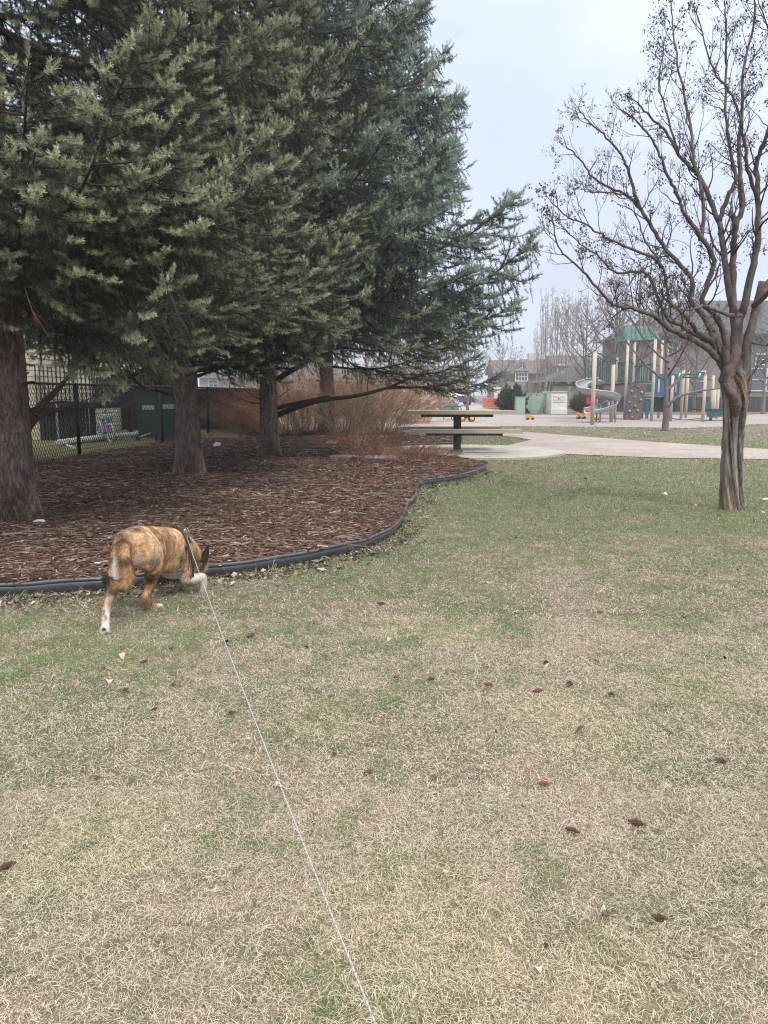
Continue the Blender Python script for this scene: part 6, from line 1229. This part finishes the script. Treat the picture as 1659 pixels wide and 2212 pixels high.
for a, b in [((350, 890, 4.07), .03), ((320, 950, 4.02), .022), ((300, 1060, 3.98), .035), ((292, 1140, 3.965), .045), ((288, 1230, 3.95), .05)]: paint(c3(*a), b, WHT if a[1] > 1000 else (.55, .47, .42))
for a_, b_ in [((325, 900), .016), ((345, 960), .012), ((290, 1120), .010), ((318, 1010), .012), ((360, 860), .02), ((275, 1060), .010)]: paint(S(*a_), b_, (.38, .25, .16), .9, (.6, 1, 2))
paint(c3(322, 1040, 4.0), .022, (.35, .24, .17), .6, (.5, 1, 2.2)); paint(c3(275, 990, 4.0), .018, (.40, .22, .11), .6, (.6, 1, 2))
paint(c3(805, 1012, 4.475), .042, WHT); paint(c3(745, 1020, 4.42), .016, WHT); paint(c3(745, 930, 4.36), .012, CRM)
paint(c3(1145, 742, 4.75), .060, WHT, .35, (1.25, 1.2, .5)); paint(c3(1215, 800, 4.80), .062, WHT); paint(c3(1110, 790, 5.0), .09, (.62, .58, .55), .3); paint(c3(1185, 750, 5.15), .045, WHT)
paint(c3(1225, 640, 5.05), .030, WHT, .6); paint(S(590, 285), .034, (.07, .045, .035), .7, (1.5, 1, .5)); paint(S(450, 400), .028, (.16, .09, .055), .8, (.8, 1, 1.5)); paint(S(430, 320), .025, (.22, .13, .08), .9); paint(S(760, 300), .03, (.16, .095, .06), .9, (1.6, 1, .5))
paint(c3(465, 590, 4.06), .028, (.13, .07, .045), .6); paint(c3(420, 845, 4.05), .035, (.16, .09, .05), .7); paint(c3(490, 800, 4.04), .02, (.60, .38, .19), .7); paint(c3(300, 750, 4.045), .038, (.035, .027, .024), .35); paint(c3(470, 700, 4.05), .025, (.62, .40, .20), .8)
paint(S(770, 600), .026, (.20, .14, .11), .9, (.6, 1, 1.6)); paint(S(700, 420), .05, (.62, .44, .27), .9); paint(S(620, 430), .045, (.52, .30, .16), .9); paint(S(900, 400), .05, (.34, .22, .11), .9, (.5, 1, 1.4)); paint(S(960, 560), .05, (.50, .34, .17), .9); paint(c3(1150, 450, 4.93), .05, (.70, .42, .17), .8); paint(c3(1205, 590, 5.02), .022, (.12, .07, .045), .6); paint(c3(1160, 470, 4.88), .016, (.7, .42, .18), .7)
paint(c3(275, 1228, 3.925), .011, (.04, .036, .036), .3); paint(c3(303, 1262, 3.93), .009, (.05, .045, .045), .3); paint(c3(1182, 785, 5.19), .018, (.02, .018, .018), .3)
br2 = vnoise(along * 1.2 - V[:, 2] * .5, V[:, 2] * .5 + sideways, .013, 44) * .6 + vnoise(along, V[:, 2] * .6, .0065, 45) * .4; nw_ = np.clip((.55 - C.min(axis=1)) * 4, 0, 1); kk = (np.clip((br2 - .5) * 5, -.8, 1) * nw_)[:, None]; C = np.where(kk > 0, C * (1 - .26 * kk), C * (1 - .30 * kk))
C = np.clip(C * (0.90 + .2 * np.random.default_rng(3).uniform(0, 1, (nV, 1))), 0, 1)
ca = dme.color_attributes.new('Col', 'BYTE_COLOR', 'POINT'); a4 = np.ones((nV, 4), np.float32); a4[:, :3] = C; ca.data.foreach_set('color', a4.ravel()); dme.polygons.foreach_set('use_smooth', np.ones(len(dme.polygons), bool))
M_fur = mat('dog_coat', attr=True, rough=.75, var=.12, vscale=90, bump=.35, bscale=260, dist=.004)
dog = link('dog', dme, M_fur); dog.data.name = 'dog_body'; tag(dog, 'brindle tan dog with white socks sniffing the ground at the bed edging, seen from behind', 'dog')
# short lying fur
rg = np.random.default_rng(12); i = rg.integers(0, nV, 90000); P = V[i] - NRM[i] * .001; tailpts = np.array([tuple(p) for p, r in TAIL]); dt = np.min(np.linalg.norm(P[:, None, :] - tailpts[None], axis=2), axis=1); ont = dt < .055
flow = -F_[None] * .8 + np.array([0, 0, -.75]); d = NRM[i] * np.where(ont, .6, .36)[:, None] + flow * .6 + rg.normal(0, .16, (len(i), 3)); d = d - NRM[i] * np.minimum(np.sum(d * NRM[i], 1), 0)[:, None]; d /= np.linalg.norm(d, axis=1)[:, None]
L = np.where(ont, rg.uniform(.014, .030, len(i)), rg.uniform(.007, .015, len(i)))[:, None]; s = np.cross(d, NRM[i] + rg.normal(0, .2, (len(i), 3))); s /= np.linalg.norm(s, axis=1)[:, None]; w = .0009
FV = np.stack([P - s * w, P + s * w, P + d * L + NRM[i] * .0005], 1).reshape(-1, 3); FC = np.repeat(np.clip(C[i] * rg.uniform(.75, 1.3, (len(i), 1)), 0, 1), 3, 0); b = (np.arange(len(i)) * 3)[:, None]
link('fur', np_mesh('fur', FV, [b + np.array([0, 1, 2])], FC), M_fur, dog)
# ears
M_ear = mat('ear_dark', (.010, .008, .008), rough=.8)
def ear(tip, b0, b1, fwd, name='ear'):
    tip, b0, b1 = Vector(tip), Vector(b0), Vector(b1); n_ = Vector(fwd).normalized(); m = MB(); rows = 7; cols = 6; vs = []
    for s_ in (0, 1):
        for j in range(rows):
            t = j / (rows - 1); tt_ = t ** 1.9; a = b0.lerp(tip, t); c = b1.lerp(tip, t); mid_ = (a + c) / 2; hw_ = (b1 - b0) * .5 * (1 - tt_) * 1.05; a, c = mid_ - hw_, mid_ + hw_; bulge = sin(pi * min(1, t * .9 + .1)) * .10
            for i_ in range(cols): u = i_ / (cols - 1); uu = (u - .5) * (1 + bulge * 1.6) + .5; p = a.lerp(c, uu) if t < .999 else tip; vs.append(p + n_ * (.016 * (1 - (2 * u - 1) ** 2) * (1 - t * .6)) + n_ * (.006 * s_ * (1 - t)))
    N = rows * cols; f = [(j * cols + i_, j * cols + i_ + 1, (j + 1) * cols + i_ + 1, (j + 1) * cols + i_) for j in range(rows - 1) for i_ in range(cols - 1)]
    m.add(vs, f + [tuple(N + k for k in reversed(q)) for q in f]).build(name, M_ear, dog, True)
ear(c3(1266, 420, 4.99), c3(1172, 590, 4.945), c3(1246, 600, 4.96), (-.2, 1, 0)); ear(c3(1140, 455, 5.16), c3(1118, 590, 5.08), c3(1165, 575, 5.12), (-.3, 1, 0))
# eye and nose (turned away, towards the ground)
for sx in (1, -1): MB().ell(c3(1182 + 28 * sx, 655, 5.10), (.008, .008, .008), 8, 6).build('eye', mat('dog_eye', (.01, .008, .006), rough=.15), dog, True)
MB().ell(c3(1182, 788, 5.185), (.014, .012, .011), 10, 8).build('nose', mat('dog_nose', (.015, .013, .013), rough=.35), dog, True)
# harness: strap round the chest, back strap, buckles
M_har = mat('harness_black', (.018, .019, .023), rough=.6, bump=.2, bscale=200); M_refl = mat('harness_reflective', (.15, .155, .15), rough=.5); M_ring = mat('steel_ring', (.4, .4, .4), rough=.4, metal=.8)
har = empty('dog_harness', c3(1030, 330, 4.66), 0, 'black harness with grey reflective piping strapped round the brindle dog', 'harness')
def wrap_loop(c, up, nrm, w, off, a0=0, a1=2 * pi, n=56, r=.35):
    """strap hugging the coat: rays shot inwards round centre c in the plane of nrm"""
    nrm = nrm.normalized(); u = up - nrm * up.dot(nrm); u.normalize(); v = nrm.cross(u); out = []
    for k in range(n + 1):
        a = a0 + (a1 - a0) * k / n; d = u * cos(a) + v * sin(a); row = []
        for s_ in (-1, 1):
            o = c + nrm * w * s_ * .5 + d * r; h, nn_, _, _ = bvh.ray_cast(o, -d, r); row.append((h if h else c + d * .13) + d * off)
        out.append(row)
    return out
def strap(rows, th, name, M):
    vs = []; n = len(rows); C0 = sum((a + b for a, b in rows), Vector()) / (2 * n)
    rr = rows[:]
    for _ in range(2): rr = [rr[0]] + [[(rr[i - 1][s_] + rr[i][s_] * 2 + rr[i + 1][s_]) / 4 for s_ in (0, 1)] for i in range(1, n - 1)] + [rr[-1]]
    for a, b in rr:
        o = ((a + b) / 2 - C0).normalized() * th; vs += [a, b, b + o, a + o]
    return MB().add(vs, [(i * 4 + k, i * 4 + (k + 1) % 4, (i + 1) * 4 + (k + 1) % 4, (i + 1) * 4 + k) for i in range(n - 1) for k in range(4)]).build(name, M, har, False, True)
hc = c3(965, 470, 4.72); nrm = (FWD + Vector((0, 0, .10))).normalized(); nrm = (c3(1080, 480, 4.83) - c3(940, 500, 4.69)).normalized() + Vector((0, 0, .22))
L1 = wrap_loop(hc, Vector((0, 0, 1)), nrm, .030, .006); strap(L1, .004, 'girth_strap', M_har)
L2 = wrap_loop(hc - nrm.normalized() * .012, Vector((0, 0, 1)), nrm, .005, .0075); strap(L2, .004, 'reflective_piping', M_refl)
L3 = wrap_loop(hc + nrm.normalized() * .02, Vector((0, 0, 1)), nrm, .062, .007, -.75, 1.1, 24); strap(L3, .006, 'back_panel', M_har)
L4 = wrap_loop(hc + nrm.normalized() * .047, Vector((0, 0, 1)), nrm, .004, .009, -.75, .95, 24); strap(L4, .005, 'panel_piping', M_refl)
def onbody(cx, cy):
    o = cam.location; d = (c3(cx, cy, 4.6) - o).normalized(); h, nn_, _, _ = bvh.ray_cast(o, d, 9); return (h, nn_) if h else (c3(cx, cy, 4.65), Vector((0, -1, 0)))
for cx, cy in [(1043, 460), (1015, 535), (975, 660)]:
    h, nn_ = onbody(cx, cy); q = nn_.to_track_quat('Z', 'Y').to_matrix().to_4x4(); MB().box(h + nn_ * .012, (.030, .022, .010), M=q).build('buckle', M_har if cy < 500 else M_refl, har, False, True)
rh, rn = onbody(1040, 330); ringc = rh + Vector((0, 0, .02)) + rn * .015
MB().tube([ringc + Vector((cos(a) * .012, 0, sin(a) * .014)) for a in np.linspace(0, 2 * pi, 17)], .0022, 6).build('ring', M_ring, har, True, True)
for (x0, y0), (x1, y1) in [((1035, 300), (1085, 480)), ((1010, 555), (985, 650))]:
    A, nA = onbody(x0, y0); B, nB = onbody(x1, y1); MB().bar(A + nA * .014, B + nB * .014, .014, .004).build('strap', M_refl, har, False, True)
MB().tube([rh + Vector((-.003, 0, .01)), rh + Vector((0, 0, .035)), rh + Vector((.01, 0, .03))], .004, 6).build('tag_loop', M_wh, har, True, True)
# leash
M_rope = mat('rope', attr=True, rough=.85)
lA, lB = c3(1070, 385, 4.62), D(808, 2212, .86); lB = D(838, 2230, 1.12); far = lA + (lB - lA) * 1.35
mid1 = D(470, 1350, 4.62 + (1.12 - 4.62) * 0); pts = []
for k in range(241):
    t = k / 240; p = lA + (far - lA) * t; p = p + Vector((0, 0, -.10 * 4 * t * (1 - t) * .55)) + Vector((.0, 0, 0)); pts.append(p)
root = empty('leash', lA, 0, 'thin pale braided rope leash running from the dog harness to the bottom of the photo', 'leash')
m = MB(); rings = len(pts); n = 10; R0 = .0019; Ls = [0]
fine = []
for i in range(len(pts) - 1):
    for q in range(4): fine.append(pts[i] + (pts[i + 1] - pts[i]) * q / 4)
fine.append(pts[-1]); s_acc = 0; vs = []; cs = []
for i, p in enumerate(fine):
    t = (fine[min(i + 1, len(fine) - 1)] - fine[max(i - 1, 0)]).normalized(); a = t.cross(Vector((0, 0, 1))).normalized(); b = t.cross(a)
    if i: s_acc += (p - fine[i - 1]).length
    for k_ in range(n):
        w = 2 * pi * k_ / n; br = sin(w * 2 + s_acc * 420) * sin(w * 2 - s_acc * 420); r = R0 * (1 + .16 * br); vs.append(p + (a * cos(w) + b * sin(w)) * r); cs.append((.44, .425, .40) if br > -.35 else (.20, .20, .20))
m.v = vs; m.c = cs; m.anyc = True; m.f = [(i * n + k_, i * n + (k_ + 1) % n, (i + 1) * n + (k_ + 1) % n, (i + 1) * n + k_) for i in range(len(fine) - 1) for k_ in range(n)]
m.build('rope', M_rope, root, True, True)
MB().tube([ringc, (ringc + lA) / 2 + Vector((0, -.005, .004)), lA], .0032, 8).build('snap_hook', M_refl, root, True, True)

# ------------------------------------------------------------------ thin spring haze between here and the far houses
hm = bpy.data.materials.new('haze_air'); hm.use_nodes = True; t = hm.node_tree; t.nodes.clear(); pv = nn(t, 'ShaderNodeVolumePrincipled'); pv.inputs['Color'].default_value = (.93, .95, 1, 1); pv.inputs['Density'].default_value = .0016; pv.inputs['Anisotropy'].default_value = .2
t.links.new(pv.outputs[0], nn(t, 'ShaderNodeOutputMaterial').inputs['Volume'])
tag(MB().box((0, 70, 13.5), (460, 230, 33.0)).build('haze', hm), 'thin pale haze in the air over the park', 'haze', kind='stuff')
